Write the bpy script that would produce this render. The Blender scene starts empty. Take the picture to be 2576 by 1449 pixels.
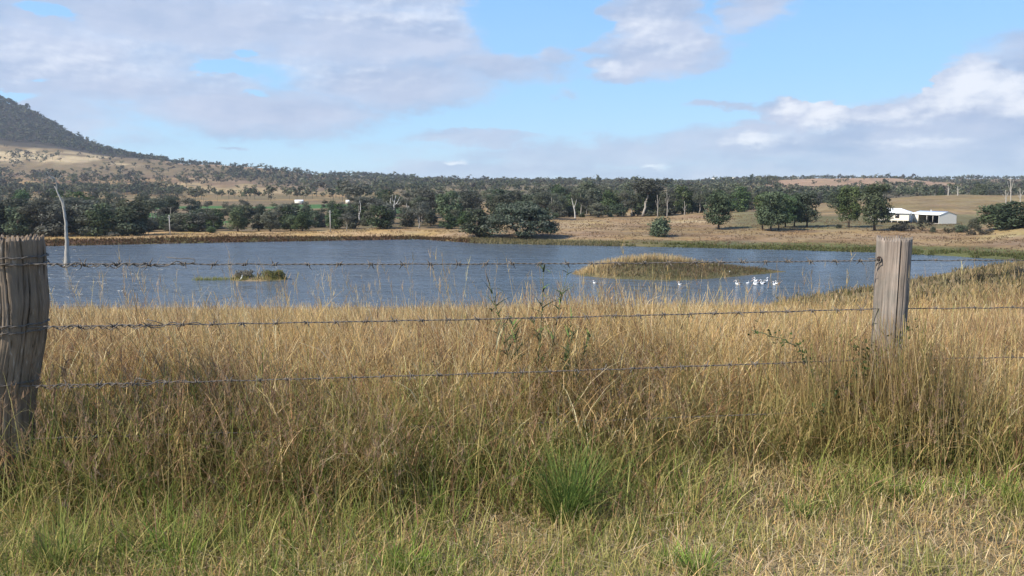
import bpy, math, random
import numpy as np
from mathutils import Vector, noise as mnoise

rng = np.random.default_rng(7)
random.seed(7)
SC = bpy.context.scene
COL = SC.collection
R = math.radians

# ------------------------------------------------------------------ camera
F = 2022.0
CU, CV = 1288.0, 724.5
PITCH = math.atan((CV - 470.0) / F)
EYE = 1.6                       # camera height over the verge
cd = bpy.data.cameras.new('camera')
cam = bpy.data.objects.new('camera', cd)
COL.objects.link(cam)
cam.location = (0, 0, EYE)
cam.rotation_euler = (R(90) - PITCH, 0, 0)
cd.sensor_width = 36
cd.lens = 36 * F / 2576
cd.clip_start = 0.05
cd.clip_end = 30000
HAZE = 8.5e-5
SC.camera = cam

def pt(u, v, Y):
    """world point at forward distance Y seen at photo position u, v"""
    a = PITCH + math.atan((v - CV) / F)
    z = -Y * math.tan(a)
    depth = Y * math.cos(PITCH) - z * math.sin(PITCH)
    return Vector(((u - CU) / F * depth, Y, z + EYE))

def zv(v, Y):
    return EYE - Y * math.tan(PITCH + math.atan((v - CV) / F))

def azel(u, v):
    p = pt(u, v, 1.0) - Vector((0, 0, EYE))
    return math.degrees(math.atan2(p.x, p.y)), math.degrees(math.asin(p.z / p.length))

# ------------------------------------------------------------------ sky + sun
SUN_EL, SUN_AZ = R(42), math.atan2(-0.86, -0.51)      # compass style: x = sin, y = cos
W = bpy.data.worlds.new('World')
SC.world = W
W.use_nodes = True
nt = W.node_tree
nt.nodes.clear()
def N(t, **k):
    n = nt.nodes.new(t)
    for a, b in k.items():
        setattr(n, a, b)
    return n
def L(a, b):
    nt.links.new(a, b)
def setin(s, v):
    if hasattr(v, 'is_linked') or hasattr(v, 'links'):
        L(v, s)
    else:
        s.default_value = v
def M(op, a, b=None, c=None, clamp=False):
    n = N('ShaderNodeMath', operation=op, use_clamp=clamp)
    setin(n.inputs[0], a)
    if b is not None: setin(n.inputs[1], b)
    if c is not None: setin(n.inputs[2], c)
    return n.outputs[0]
def VM(op, a, b=None, out=0):
    n = N('ShaderNodeVectorMath', operation=op)
    setin(n.inputs[0], a)
    if b is not None: setin(n.inputs[1], b)
    return n.outputs[out]
def MIXC(f, a, b):
    n = N('ShaderNodeMix', data_type='RGBA')
    setin(n.inputs[0], f); setin(n.inputs[6], a); setin(n.inputs[7], b)
    return n.outputs[2]
def NOISE(vec, scale, detail=6, rough=0.55, dist=0.0, col=False):
    n = N('ShaderNodeTexNoise')
    setin(n.inputs['Vector'], vec)
    n.inputs['Scale'].default_value = scale
    n.inputs['Detail'].default_value = detail
    n.inputs['Roughness'].default_value = rough
    n.inputs['Distortion'].default_value = dist
    return n.outputs['Color' if col else 'Fac']
def SS(x, lo, hi, a=0.0, b=1.0):
    n = N('ShaderNodeMapRange', interpolation_type='SMOOTHSTEP')
    setin(n.inputs[0], x)
    n.inputs[1].default_value = lo; n.inputs[2].default_value = hi
    n.inputs[3].default_value = a; n.inputs[4].default_value = b
    return n.outputs[0]

SKY_STR = 0.12
sky = N('ShaderNodeTexSky')
sky.sky_type = 'NISHITA'
sky.sun_disc = False
sky.sun_elevation = SUN_EL
sky.sun_rotation = SUN_AZ
sky.air_density = 1.0
sky.dust_density = 0.3
sky.ozone_density = 2.0
tc = N('ShaderNodeTexCoord')
sep = N('ShaderNodeSeparateXYZ'); L(tc.outputs['Generated'], sep.inputs[0])
az = M('MULTIPLY', M('ARCTAN2', sep.outputs[0], sep.outputs[1]), 57.2958)
el = M('MULTIPLY', M('ARCSINE', sep.outputs[2]), 57.2958)
cmb = N('ShaderNodeCombineXYZ'); L(az, cmb.inputs[0]); L(el, cmb.inputs[1])
P0 = cmb.outputs[0]
# domain warp so that the outlines are ragged
wa = NOISE(VM('MULTIPLY', P0, (0.10, 0.30, 1)), 1.0, 6, 0.62, col=True)
wv = VM('MULTIPLY', VM('SUBTRACT', wa, (0.5, 0.5, 0.5)), (8.0, 2.6, 0.0))
wb = NOISE(VM('MULTIPLY', P0, (0.55, 1.1, 1)), 1.0, 5, 0.6, col=True)
wv2 = VM('MULTIPLY', VM('SUBTRACT', wb, (0.5, 0.5, 0.5)), (2.2, 1.2, 0.0))
PW = VM('ADD', VM('ADD', P0, wv), wv2)
def ell(src, u, v, ru, rv, amp):
    a, e = azel(u, v)
    k = 35.3
    d = VM('MULTIPLY', VM('SUBTRACT', src, (a, e, 0)), (k / ru, k / rv, 0))
    ln = VM('LENGTH', d, out=1)
    return M('MULTIPLY_ADD', ln, -amp, amp)
def ells(src, lst, op='MAXIMUM'):
    r = None
    for b in lst:
        x = ell(src, *b)
        r = x if r is None else M('MAXIMUM', r, x)
    return r
CL = [(100,130,420,130,1),(520,50,620,105,1),(950,90,420,120,1),(300,215,420,75,.9),(650,285,360,75,1),(980,205,310,85,1),
      (1230,165,240,58,.8),(1385,135,85,32,.7),(1010,0,420,60,.7),
      (1640,30,150,105,1.7),(1670,105,185,90,1.7),(1580,165,130,45,1.4),(1750,110,100,70,1.0),(1915,15,90,62,.8),
      (1200,350,230,26,.6),(1500,390,560,48,.55),(1900,370,330,62,.9),(2250,365,480,95,1),(1300,425,420,34,.7),(1750,435,900,36,.7),(2520,345,230,110,1.1),
      (2000,290,78,62,1.2),(2080,300,75,44,1.1),(2445,215,86,62,1.3),(2525,235,85,58,1.2),(2380,268,150,48,1),(1920,325,100,38,.9),
      (1770,262,130,13,.6),(1880,270,80,10,.5),(580,369,62,9,.5),(130,330,170,26,.4),(1400,236,40,16,.35),(1150,412,38,16,.7),
      (2750,200,260,160,1),(3200,300,600,140,1),(-500,200,700,220,1),(-1200,150,900,200,.9)]
HL = [(130,40,85,22,1.4),(620,130,42,13,1.2),(560,172,66,20,1.2),(100,198,40,10,.8),(20,238,90,14,1.2),(1330,60,190,90,1.0),(640,235,40,10,.7),(1360,330,60,10,.8),(1250,320,200,10,.3)]
mask = ells(PW, CL)
hole = ells(PW, HL)
mask = M('SUBTRACT', mask, M('MAXIMUM', hole, 0.0))
# clouds overhead and behind, never in frame, that the lake mirrors a little
plane = N('ShaderNodeCombineXYZ')
zc = M('MAXIMUM', sep.outputs[2], 0.05)
L(M('DIVIDE', sep.outputs[0], zc), plane.inputs[0]); L(M('DIVIDE', sep.outputs[1], zc), plane.inputs[1])
over = NOISE(plane.outputs[0], 0.9, 6, 0.6)
over = M('MULTIPLY', SS(over, 0.48, 0.62), SS(el, 22, 30))
fine = NOISE(VM('MULTIPLY', P0, (0.22, 0.60, 1)), 1.0, 8, 0.60)
fd = M('MULTIPLY_ADD', M('SUBTRACT', fine, 0.5), 0.9, mask)
dens = SS(fd, -0.06, 0.34)
thin = SS(fd, -0.10, 0.75)
# relief: noise here against noise a little towards the sun
PV = VM('MULTIPLY', PW, (0.12, 0.42, 1))
n1 = NOISE(PV, 1.0, 4, 0.45)
n2 = NOISE(VM('ADD', PV, (-0.22, 0.34, 0.0)), 1.0, 4, 0.45)
n3 = NOISE(VM('MULTIPLY', P0, (0.5, 1.0, 1)), 1.0, 5, 0.55)
n4 = NOISE(VM('ADD', VM('MULTIPLY', P0, (0.5, 1.0, 1)), (-0.16, 0.22, 0.0)), 1.0, 5, 0.55)
rel = M('ADD', M('MULTIPLY', M('SUBTRACT', n1, n2), 2.6), M('MULTIPLY_ADD', M('SUBTRACT', n3, n4), 0.7, 0.55), clamp=True)
PH = VM('ADD', P0, wv2)
hi = ells(PH, [(2448,212,96,66,1.15),(2400,245,110,40,.9),(2540,225,80,46,.9),(2585,262,90,40,.8),(2250,290,160,26,.55),(2066,288,74,48,1.0),(1992,275,60,34,.8),(1905,352,110,22,.75),(1620,70,100,60,.42),(1700,120,90,34,.4),(1540,170,70,24,.4),(1150,412,34,12,1.0),(1640,418,60,9,.8),(2300,360,160,16,.5),(200,150,420,60,.30),(1050,40,360,40,.35),(700,180,300,40,.3)])
hi = SS(M('MULTIPLY_ADD', M('SUBTRACT', n3, n4), 1.1, hi), -0.05, 0.85)
EXPO = 0.60
K = 1.0 / SKY_STR / 2 ** EXPO
def rgb(r, g, b, k=1.0):
    f = lambda c: ((c / 255 + 0.055) / 1.055) ** 2.4
    return (f(r) * k, f(g) * k, f(b) * k, 1)
cdark, cmid, cwhite = rgb(168, 186, 216, K * 1.06), rgb(204, 212, 231, K * 1.08), rgb(244, 246, 251, K * 1.12)
ccol = MIXC(rel, cdark, cmid)
ccol = MIXC(hi, ccol, cwhite)
# blue sky: the physical sky, a touch clearer
sc_ = N('ShaderNodeHueSaturation'); L(sky.outputs[0], sc_.inputs['Color'])
sc_.inputs['Saturation'].default_value = 1.0
sc_.inputs['Value'].default_value = 1.0
SKYC = sc_
sharp = SS(M('MULTIPLY_ADD', M('SUBTRACT', fine, 0.5), 0.35, ells(PH, [(2448,218,84,56,1.4),(2395,250,90,34,1.0),(2530,240,80,56,1.2),(2600,270,110,60,1.0),(2250,300,170,34,.9),(2075,298,56,36,1.2),(1995,292,50,44,1.2),(1920,345,110,36,.8),(2350,340,360,60,.8)])), 0.0, 0.10)
alpha = M('MULTIPLY', dens, M('MULTIPLY_ADD', thin, 0.35, 0.60))
alpha = M('MULTIPLY', alpha, SS(el, -1.0, 5.0, 0.62, 1.0))
alpha = M('MAXIMUM', alpha, M('MULTIPLY', sharp, SS(el, 1.0, 4.5, 0.0, 0.95)))
alpha = M('MAXIMUM', alpha, M('MULTIPLY', over, 0.6))
ramp = N('ShaderNodeValToRGB'); L(M('DIVIDE', el, 40.0, clamp=True), ramp.inputs[0])
cr_ = ramp.color_ramp
cr_.elements[0].position = 0.0; cr_.elements[0].color = rgb(182, 216, 242)
cr_.elements[1].position = 1.0; cr_.elements[1].color = rgb(70, 130, 215)
for p_, c_ in ((.08, (164, 213, 248)), (.20, (143, 204, 253)), (.40, (118, 185, 251)), (.60, (98, 162, 244))):
    e_ = cr_.elements.new(p_); e_.color = rgb(*c_)
grad = VM('SCALE', ramp.outputs[0]); grad.node.inputs['Scale'].default_value = K * 1.14
base_sky = MIXC(0.78, sc_.outputs[0], grad)
final = MIXC(alpha, base_sky, ccol)
bg = N('ShaderNodeBackground'); bg.inputs['Strength'].default_value = SKY_STR
L(final, bg.inputs['Color'])
wo = N('ShaderNodeOutputWorld'); L(bg.outputs[0], wo.inputs[0])
W.cycles.sampling_method = 'MANUAL'
W.cycles.sample_map_resolution = 512

sd = bpy.data.lights.new('sun', 'SUN')
sd.energy = 5.0
sd.angle = R(0.6)
sd.color = (1.0, 0.93, 0.82)
sun = bpy.data.objects.new('sun', sd)
COL.objects.link(sun)
ts = Vector((math.sin(SUN_AZ) * math.cos(SUN_EL), math.cos(SUN_AZ) * math.cos(SUN_EL), math.sin(SUN_EL)))
sun.rotation_euler = ts.to_track_quat('Z', 'Y').to_euler()
SC.view_settings.view_transform = 'Standard'
SC.view_settings.look = 'None'
SC.view_settings.gamma = 1
SC.view_settings.exposure = EXPO
SC.cycles.use_denoising = True
SC.cycles.max_bounces = 6
SC.cycles.diffuse_bounces = 3
SC.cycles.glossy_bounces = 3
SC.cycles.transmission_bounces = 2
SC.cycles.transparent_max_bounces = 4
SC.cycles.volume_bounces = 0

# ------------------------------------------------------------------ helpers
def tag(o, label=None, cat=None, group=None, kind=None):
    if label: o['label'] = label
    if cat: o['category'] = cat
    if group: o['group'] = group
    if kind: o['kind'] = kind
    return o

def mesh_np(name, V, Fc, mats, col=None, smooth=False, matidx=None):
    V = np.asarray(V, dtype=np.float32).reshape(-1, 3)
    Fc = np.asarray(Fc, dtype=np.int32)
    k = Fc.shape[1]
    me = bpy.data.meshes.new(name)
    me.vertices.add(len(V)); me.vertices.foreach_set('co', V.ravel())
    me.loops.add(Fc.size); me.loops.foreach_set('vertex_index', Fc.ravel())
    me.polygons.add(len(Fc)); me.polygons.foreach_set('loop_start', np.arange(0, Fc.size, k, dtype=np.int32))
    if matidx is not None:
        me.polygons.foreach_set('material_index', np.asarray(matidx, dtype=np.int32))
    if smooth:
        me.polygons.foreach_set('use_smooth', np.ones(len(Fc), dtype=bool))
    me.update(calc_edges=True)
    for m in (mats if isinstance(mats, (list, tuple)) else [mats]):
        me.materials.append(m)
    if col is not None:
        a = me.attributes.new('Col', 'FLOAT_COLOR', 'POINT')
        c = np.ones((len(V), 4), dtype=np.float32); c[:, :3] = np.asarray(col)[:, :3]
        a.data.foreach_set('color', c.ravel())
    return me

def add(name, me, parent=None, loc=None):
    o = bpy.data.objects.new(name, me)
    COL.objects.link(o)
    if parent is not None: o.parent = parent
    if loc is not None: o.location = loc
    return o

def empty(name, loc=(0, 0, 0), rz=0, s=1):
    o = bpy.data.objects.new(name, None)
    o.empty_display_size = 0.3
    COL.objects.link(o)
    o.location = loc; o.rotation_euler = (0, 0, rz); o.scale = (s, s, s)
    return o

class MB:
    """collects pieces into one mesh (quads)"""
    def __init__(s): s.V, s.F, s.n = [], [], 0
    def put(s, V, Fc):
        s.V.append(np.asarray(V, float).reshape(-1, 3)); s.F.append(np.asarray(Fc, int) + s.n); s.n += len(s.V[-1])
    def box(s, a, b):
        x0, y0, z0 = a; x1, y1, z1 = b
        s.put([(x0,y0,z0),(x1,y0,z0),(x1,y1,z0),(x0,y1,z0),(x0,y0,z1),(x1,y0,z1),(x1,y1,z1),(x0,y1,z1)],
              [(0,3,2,1),(4,5,6,7),(0,1,5,4),(1,2,6,5),(2,3,7,6),(3,0,4,7)])
    def quad(s, *p): s.put(p, [(0, 1, 2, 3)])
    def loft(s, path, rad, K=8, flat=None, cap=True):
        """tube along path; rad per point; flat = (sx, sz) squash"""
        path = [Vector(p) for p in path]
        V = []
        prev = None
        for i, p in enumerate(path):
            t = (path[min(i + 1, len(path) - 1)] - path[max(i - 1, 0)])
            t = t.normalized() if t.length > 1e-9 else Vector((0, 0, 1))
            ref = prev if prev is not None else (Vector((0, 1, 0)) if abs(t.y) < 0.9 else Vector((1, 0, 0)))
            nrm = (ref - t * ref.dot(t)).normalized(); prev = nrm
            bn = t.cross(nrm)
            for k in range(K):
                a = 2 * math.pi * k / K
                r = rad[i] if np.isscalar(rad[i]) else 1
                ra, rb = (r, r) if np.isscalar(rad[i]) else rad[i]
                V.append(p + nrm * math.cos(a) * ra + bn * math.sin(a) * rb)
        n = len(path)
        Fc = [(i*K+k, i*K+(k+1) % K, (i+1)*K+(k+1) % K, (i+1)*K+k) for i in range(n-1) for k in range(K)]
        if cap:
            V.append(path[0]); V.append(path[-1]); c0, c1 = n*K, n*K+1
            for k in range(0, K, 2):
                Fc.append((c0, (k+2) % K, k+1, k)); Fc.append((c1, (n-1)*K+k, (n-1)*K+k+1, (n-1)*K+(k+2) % K))
        s.put([tuple(v) for v in V], Fc)
    def mesh(s, name, mat, smooth=False, col=None):
        return mesh_np(name, np.concatenate(s.V), np.concatenate(s.F), mat, col=col, smooth=smooth)

def vnoise(x, y, seed=0):
    """smooth 2-D value noise, 0..1, numpy"""
    x = np.asarray(x, float); y = np.asarray(y, float)
    xi, yi = np.floor(x).astype(np.int64), np.floor(y).astype(np.int64)
    fx, fy = x - xi, y - yi
    fx = fx * fx * (3 - 2 * fx); fy = fy * fy * (3 - 2 * fy)
    def h(a, b):
        n = (a * 374761393 + b * 668265263 + seed * 1274126177) & 0xffffffff
        n = ((n ^ (n >> 13)) * 1274126177) & 0xffffffff
        return ((n ^ (n >> 16)) & 0xffff) / 65535.0
    return (h(xi, yi)*(1-fx) + h(xi+1, yi)*fx)*(1-fy) + (h(xi, yi+1)*(1-fx) + h(xi+1, yi+1)*fx)*fy
def fbm(x, y, seed=0, o=4):
    r = 0; a = 0.5; t = 0
    for i in range(o):
        r = r + a * vnoise(np.asarray(x) * 2**i, np.asarray(y) * 2**i, seed + i); t += a; a *= .5
    return r / t

# ------------------------------------------------------------------ materials
def new_mat(name):
    global nt
    m = bpy.data.materials.new(name); m.use_nodes = True
    nt = m.node_tree; nt.nodes.clear()
    return m
def out_bsdf(color, rough=0.8, normal=None, spec=0.3, **kw):
    b = N('ShaderNodeBsdfPrincipled')
    setin(b.inputs['Base Color'], color); setin(b.inputs['Roughness'], rough)
    b.inputs['Specular IOR Level'].default_value = spec
    for k, v in kw.items(): b.inputs[k].default_value = v
    if normal is not None: L(normal, b.inputs['Normal'])
    o = N('ShaderNodeOutputMaterial'); L(b.outputs[0], o.inputs[0])
    return b
def BUMP(h, strength, dist):
    n = N('ShaderNodeBump'); n.inputs['Strength'].default_value = strength; n.inputs['Distance'].default_value = dist
    L(h, n.inputs['Height']); return n.outputs[0]
def ATTR(name='Col'):
    return N('ShaderNodeVertexColor', layer_name=name).outputs[0]
def OBJC(): return N('ShaderNodeTexCoord').outputs['Object']
def HSV(c, h=0.5, s=1, v=1):
    n = N('ShaderNodeHueSaturation'); L(c, n.inputs['Color'])
    setin(n.inputs['Hue'], h); setin(n.inputs['Saturation'], s); setin(n.inputs['Value'], v)
    return n.outputs[0]

def leaf_mat(name, trans=0.25, rnd=True, val=1.0):
    m = new_mat(name)
    c = ATTR()
    if rnd:
        oi = N('ShaderNodeObjectInfo').outputs['Random']
        hue = M('MULTIPLY_ADD', oi, 0.05, 0.475)
        r2 = M('FRACT', M('MULTIPLY', oi, 7.31))
        vv = M('MULTIPLY_ADD', r2, 0.6 * val, 0.72 * val)
        r3 = M('FRACT', M('MULTIPLY', oi, 13.7))
        c = HSV(c, hue, M('MULTIPLY_ADD', r3, 0.45, 0.48), vv)
    d = N('ShaderNodeBsdfDiffuse'); L(c, d.inputs[0])
    t = N('ShaderNodeBsdfTranslucent'); L(c, t.inputs[0])
    mx = N('ShaderNodeMixShader'); mx.inputs[0].default_value = trans
    L(d.outputs[0], mx.inputs[1]); L(t.outputs[0], mx.inputs[2])
    o = N('ShaderNodeOutputMaterial'); L(mx.outputs[0], o.inputs[0])
    return m
M_LEAF = leaf_mat('foliage')
M_FAR = leaf_mat('far_foliage', 0.12, rnd=False)
M_GRASS = leaf_mat('grass_blades', 0.42, rnd=False)

def simple(name, col, rough=0.7, spec=0.3, nscale=None, namp=0.3, metallic=0, bump=0):
    m = new_mat(name)
    c = (*col, 1)
    nm = None
    if nscale:
        n = NOISE(OBJC(), nscale, 5, 0.6)
        k = M('MULTIPLY_ADD', n, 2 * namp, 1 - namp)
        c = VM('SCALE', (col[0], col[1], col[2])); nt.links.new(k, c.node.inputs['Scale'])
        if bump: nm = BUMP(n, 0.6, bump)
    b = out_bsdf(c, rough, nm, spec); b.inputs['Metallic'].default_value = metallic
    return m
M_BARK = simple('pale_bark', (.30, .27, .23), .85, .2, 3, .45)
M_DARKBARK = simple('dark_bark', (.09, .07, .055), .9, .2, 3, .4)
M_DEAD = simple('bleached_dead_wood', (.36, .33, .28), .85, .2, 2.0, .35, bump=.03)
M_WHITEWOOD = simple('white_dead_wood', (.55, .52, .46), .85, .2, 2, .2)

# terrain: land cover colour comes with the mesh, small variation from noise
m = M_GROUND = new_mat('dry_pasture_ground')
c = ATTR()
g = N('ShaderNodeNewGeometry').outputs['Position']
n1_ = NOISE(g, 0.035, 6, 0.6); n2_ = NOISE(g, 0.5, 5, 0.65); n3_ = NOISE(g, 5.0, 4, 0.6)
k = M('MULTIPLY', M('MULTIPLY_ADD', n1_, 1.1, 0.45), M('MULTIPLY', M('MULTIPLY_ADD', n2_, 1.3, 0.35), M('MULTIPLY_ADD', n3_, 0.8, 0.6)))
cc = HSV(c, M('MULTIPLY_ADD', NOISE(g, 0.06, 4, .6), 0.06, 0.474), M('MULTIPLY_ADD', NOISE(g, 0.11, 4, .6), 0.7, 0.70), k)
out_bsdf(cc, 0.95, BUMP(M('ADD', n2_, M('MULTIPLY', n3_, .3)), 0.7, 0.5), 0.1)

m = M_WATER = new_mat('rippled_lake_water')
g = N('ShaderNodeNewGeometry').outputs['Position']
s1 = NOISE(VM('MULTIPLY', g, (0.55, 1.3, 1)), 1.0, 4, 0.65, 0.3)
s2 = NOISE(VM('MULTIPLY', g, (1.5, 3.2, 1)), 1.0, 3, 0.6, 0.2)
patch = NOISE(VM('MULTIPLY', g, (0.014, 0.045, 1)), 1.0, 5, 0.6)
patch2 = NOISE(VM('MULTIPLY', g, (0.10, 0.32, 1)), 1.0, 4, 0.6)
amp = M('MULTIPLY', SS(patch, 0.36, 0.62, 0.55, 1.15), SS(patch2, 0.3, 0.7, 0.6, 1.2))
s0 = NOISE(VM('MULTIPLY', g, (0.13, 0.46, 1)), 1.0, 3, 0.55, 0.5)
s00 = NOISE(VM('MULTIPLY', g, (0.40, 1.1, 1)), 1.0, 3, 0.55, 0.5)
h = M('MULTIPLY', M('ADD', M('ADD', M('MULTIPLY', s00, 0.5), M('MULTIPLY', s0, 1.1)), M('ADD', M('MULTIPLY', s1, 0.12), M('MULTIPLY', s2, 0.06))), amp)
bm = N('ShaderNodeBump'); bm.inputs['Strength'].default_value = 1.0; bm.inputs['Distance'].default_value = 1.25
L(h, bm.inputs['Height'])
b = out_bsdf((0.080, 0.098, 0.110, 1), 0.18, bm.outputs[0], 0.5)
b.inputs['IOR'].default_value = 1.33

m = M_POST = new_mat('weathered_grey_timber')
oc = OBJC()
st = NOISE(VM('MULTIPLY', oc, (1, 1, 0.07)), 42, 6, 0.65, 0.4)
st2 = NOISE(VM('MULTIPLY', oc, (1, 1, 0.12)), 11, 5, 0.6, 0.3)
st3 = NOISE(oc, 5, 5, 0.6)
f = M('MULTIPLY', M('MULTIPLY_ADD', st, 1.5, .25), M('MULTIPLY_ADD', st2, 1.0, .5))
base = MIXC(SS(st3, .35, .7), (.25, .185, .125, 1), (.18, .145, .11, 1))
base = MIXC(SS(st, .60, .66), base, (.33, .28, .23, 1))
c = VM('SCALE', base); nt.links.new(f, c.node.inputs['Scale'])
dk = SS(M('MULTIPLY_ADD', st2, .5, M('MULTIPLY', st, .7)), .42, .50, 0.25, 1)
c2 = VM('SCALE', c); nt.links.new(dk, c2.node.inputs['Scale'])
out_bsdf(c2, .9, BUMP(M('ADD', st, M('MULTIPLY', st2, .8)), 1.0, 0.012), .15)

m = M_POST2 = new_mat('sunbleached_timber')
oc = OBJC()
st = NOISE(VM('MULTIPLY', oc, (1, 1, 0.06)), 50, 6, 0.65, 0.3)
st2 = NOISE(VM('MULTIPLY', oc, (1, 1, 0.09)), 16, 5, 0.6, 0.3)
f = M('MULTIPLY', M('MULTIPLY_ADD', st, 1.9, .02), M('MULTIPLY_ADD', st2, 1.5, .22))
c = VM('SCALE', MIXC(SS(NOISE(oc, 6, 4), .4, .65), (.27, .22, .18, 1), (.21, .185, .155, 1))); nt.links.new(f, c.node.inputs['Scale'])
out_bsdf(c, .9, BUMP(M('ADD', st, st2), .9, 0.008), .15)

M_WIRE = simple('rusty_galvanised_wire', (.15, .128, .105), .65, .25, 60, .7, metallic=0)
M_HOLE = simple('painted_hole_shade', (.035, .02, .015), .9)  # near-black plug: the shade inside the wire hole, put into the colour

# ------------------------------------------------------------------ terrain
WZ = EYE - 15.0               # lake surface
def lut(tab):
    xs = [t[0] for t in tab]; ys = [t[1] for t in tab]
    return lambda u: np.interp(u, xs, ys)
vfar = lut([(-900,630),(-300,626),(0,622),(120,619),(600,609),(1050,602),(1100,605),(1130,607),(1200,612),(1450,617),(1750,623),(2000,629),(2200,635),(2400,645),(2540,655),(2700,662)])
vnear = lut([(-300,795),(1800,790),(1950,770),(2080,745),(2200,722),(2300,703),(2400,683),(2500,666),(2545,658),(2700,664)])
def yof(v, drop=15.0): return drop / np.tan(PITCH + np.arctan((v - CV) / F))
def zof(v, Y): return EYE - Y * np.tan(PITCH + np.arctan((v - CV) / F))
US = np.concatenate([np.linspace(-1700, -500, 22), np.linspace(-480, 3000, 260), np.linspace(3040, 4300, 22)])
def knots(u):
    Yn, Yf = yof(vnear(u)), yof(vfar(u))
    Yf = np.maximum(Yf, Yn + 3)
    wet = np.clip((2555 - u) / 60, 0, 1)
    k = []
    k.append((np.full_like(u, 0.5), np.full_like(u, 0.02)))
    k.append((np.full_like(u, 4.4), np.zeros_like(u)))
    k.append((np.full_like(u, 30.), lut([(0, zv(762, 30) - .95), (1900, zv(762, 30) - .95), (2300, zv(775, 30) - .85), (2576, zv(772, 30) - .85)])(u)))
    k.append((Yn, WZ + .02 + 0 * u))
    k.append((Yn + .35 * (Yf - Yn), WZ - 2.0 * wet + .1))
    k.append((Yn + .75 * (Yf - Yn), WZ - 2.0 * wet + .1))
    k.append((Yf, WZ + .02 + 0 * u))
    Y6 = Yf + lut([(0, 7), (600, 8), (1100, 20), (1400, 30), (2576, 22)])(u)
    k.append((Y6, zof(lut([(-300,608),(0,604),(300,601),(600,593),(800,588),(1000,583),(1160,586),(1400,590),(1800,599),(2200,607),(2400,613),(2576,620)])(u), Y6)))
    Y7 = lut([(-300,232),(0,232),(600,248),(1000,262),(1160,285),(1400,330),(1700,350),(1900,330),(2050,285),(2300,290),(2420,285),(2500,240),(2576,225),(2900,225)])(u)
    k.append((Y7, zof(lut([(-300,599),(0,597),(300,592),(500,589),(700,585),(900,578),(1000,574),(1150,567),(1400,551),(1600,545),(1750,536),(1900,534),(2050,560),(2300,559),(2420,562),(2500,574),(2576,567),(2900,560)])(u), Y7)))
    Y8 = lut([(0,330),(1400,400),(1700,430),(1900,400),(2050,330),(2300,330),(2576,330)])(u)
    k.append((Y8, lut([(0, -12.6),(1000,-12.2),(1400,-11.5),(1700,zv(537,430)),(1900,zv(528,400)),(2050,zv(547,330)),(2300,zv(545,330)),(2576,zv(548,330))])(u)))
    Y9 = lut([(0,470),(2050,470),(2576,470)])(u)
    k.append((Y9, lut([(0,-12),(1400,-12),(1800,-12.5),(1950,zv(530,470)),(2050,zv(517,470)),(2150,zv(505,470)),(2300,zv(493,470)),(2400,zv(489,470)),(2576,zv(490,470)),(3000,zv(485,470))])(u)))
    Y10 = np.full_like(u, 660.)
    k.append((Y10, lut([(0,-11.5),(900,-11),(1800,-11.5),(2576,-11)])(u)))
    Y11 = np.full_like(u, 1000.)
    k.append((Y11, zof(lut([(-300,492),(0,489),(300,486),(450,492),(600,490),(800,488),(1000,484),(1300,482),(1700,482),(1900,486),(2576,487)])(u), Y11)))
    Y12 = np.full_like(u, 1500.)
    k.append((Y12, zof(lut([(-300,415),(0,432),(300,437),(500,444),(650,455),(780,470),(900,474),(1100,468),(1300,468),(1700,471),(1850,464),(1950,454),(2050,448),(2150,446),(2250,450),(2350,458),(2450,470),(2576,470)])(u), Y12)))
    Y12b = np.full_like(u, 1780.)
    k.append((Y12b, zof(lut([(-300,345),(0,372),(150,376),(300,395),(450,412),(550,418),(700,432),(800,448),(950,455),(1100,458),(1400,462),(1700,466),(1950,462),(2150,458),(2576,462)])(u), Y12b)))
    Y13 = np.full_like(u, 2300.)
    k.append((Y13, zof(lut([(-2600,300),(-900,120),(-300,130),(0,245),(60,272),(120,301),(180,344),(240,369),(300,387),(360,403),(450,411),(550,417),(620,419),(700,426),(800,440),(930,441),(1000,447),(1080,456),(1250,459),(1400,459),(1550,460),(1700,463),(1850,453),(2050,447),(2300,453),(2450,448),(2576,449),(2900,440)])(u), Y13)))
    Y14 = np.full_like(u, 3300.)
    k.append((Y14, k[-1][1] - 60))
    return np.array([a for a, _ in k]), np.array([b for _, b in k])
KY, KZ = knots(US)
YS = np.unique(np.concatenate([np.linspace(.5, 12, 60), np.geomspace(12, 90, 60), np.linspace(90, 300, 240), np.geomspace(300, 3300, 220)]))
GZ = np.empty((len(US), len(YS)))
for i in range(len(US)):
    GZ[i] = np.interp(YS, KY[:, i], KZ[:, i])
# round the creases beyond the shore, leave the waterline alone
for _ in range(6):
    S = GZ.copy(); S[:, 1:-1] = (GZ[:, :-2] + 2 * GZ[:, 1:-1] + GZ[:, 2:]) / 4
    w = np.clip((YS - 300) / 60, 0, 1)[None, :]
    GZ = GZ * (1 - w) + S * w
for _ in range(2):
    S = GZ.copy(); S[1:-1] = (GZ[:-2] + 2 * GZ[1:-1] + GZ[2:]) / 4
    GZ = S
UG, YG = np.meshgrid(US, YS, indexing='ij')
DEPTH0 = YG * math.cos(PITCH) - (GZ - EYE) * math.sin(PITCH)
XG = (UG - CU) / F * DEPTH0
relief = (fbm(XG / 90, YG / 90, 3) - .5) * np.clip((YG - 450) / 600, 0, 1) * 9 * np.clip((2250 - YG) / 300, .15, 1)
relief += (fbm(XG / 14, YG / 14, 9) - .5) * np.clip((YG - 215) / 60, 0, 1) * .8
relief += (fbm(XG / 1.3, YG / 1.3, 5) - .5) * np.clip(YG / 3, 0, 1) * .10 * (YG < 60)
GZ = GZ + relief

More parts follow.
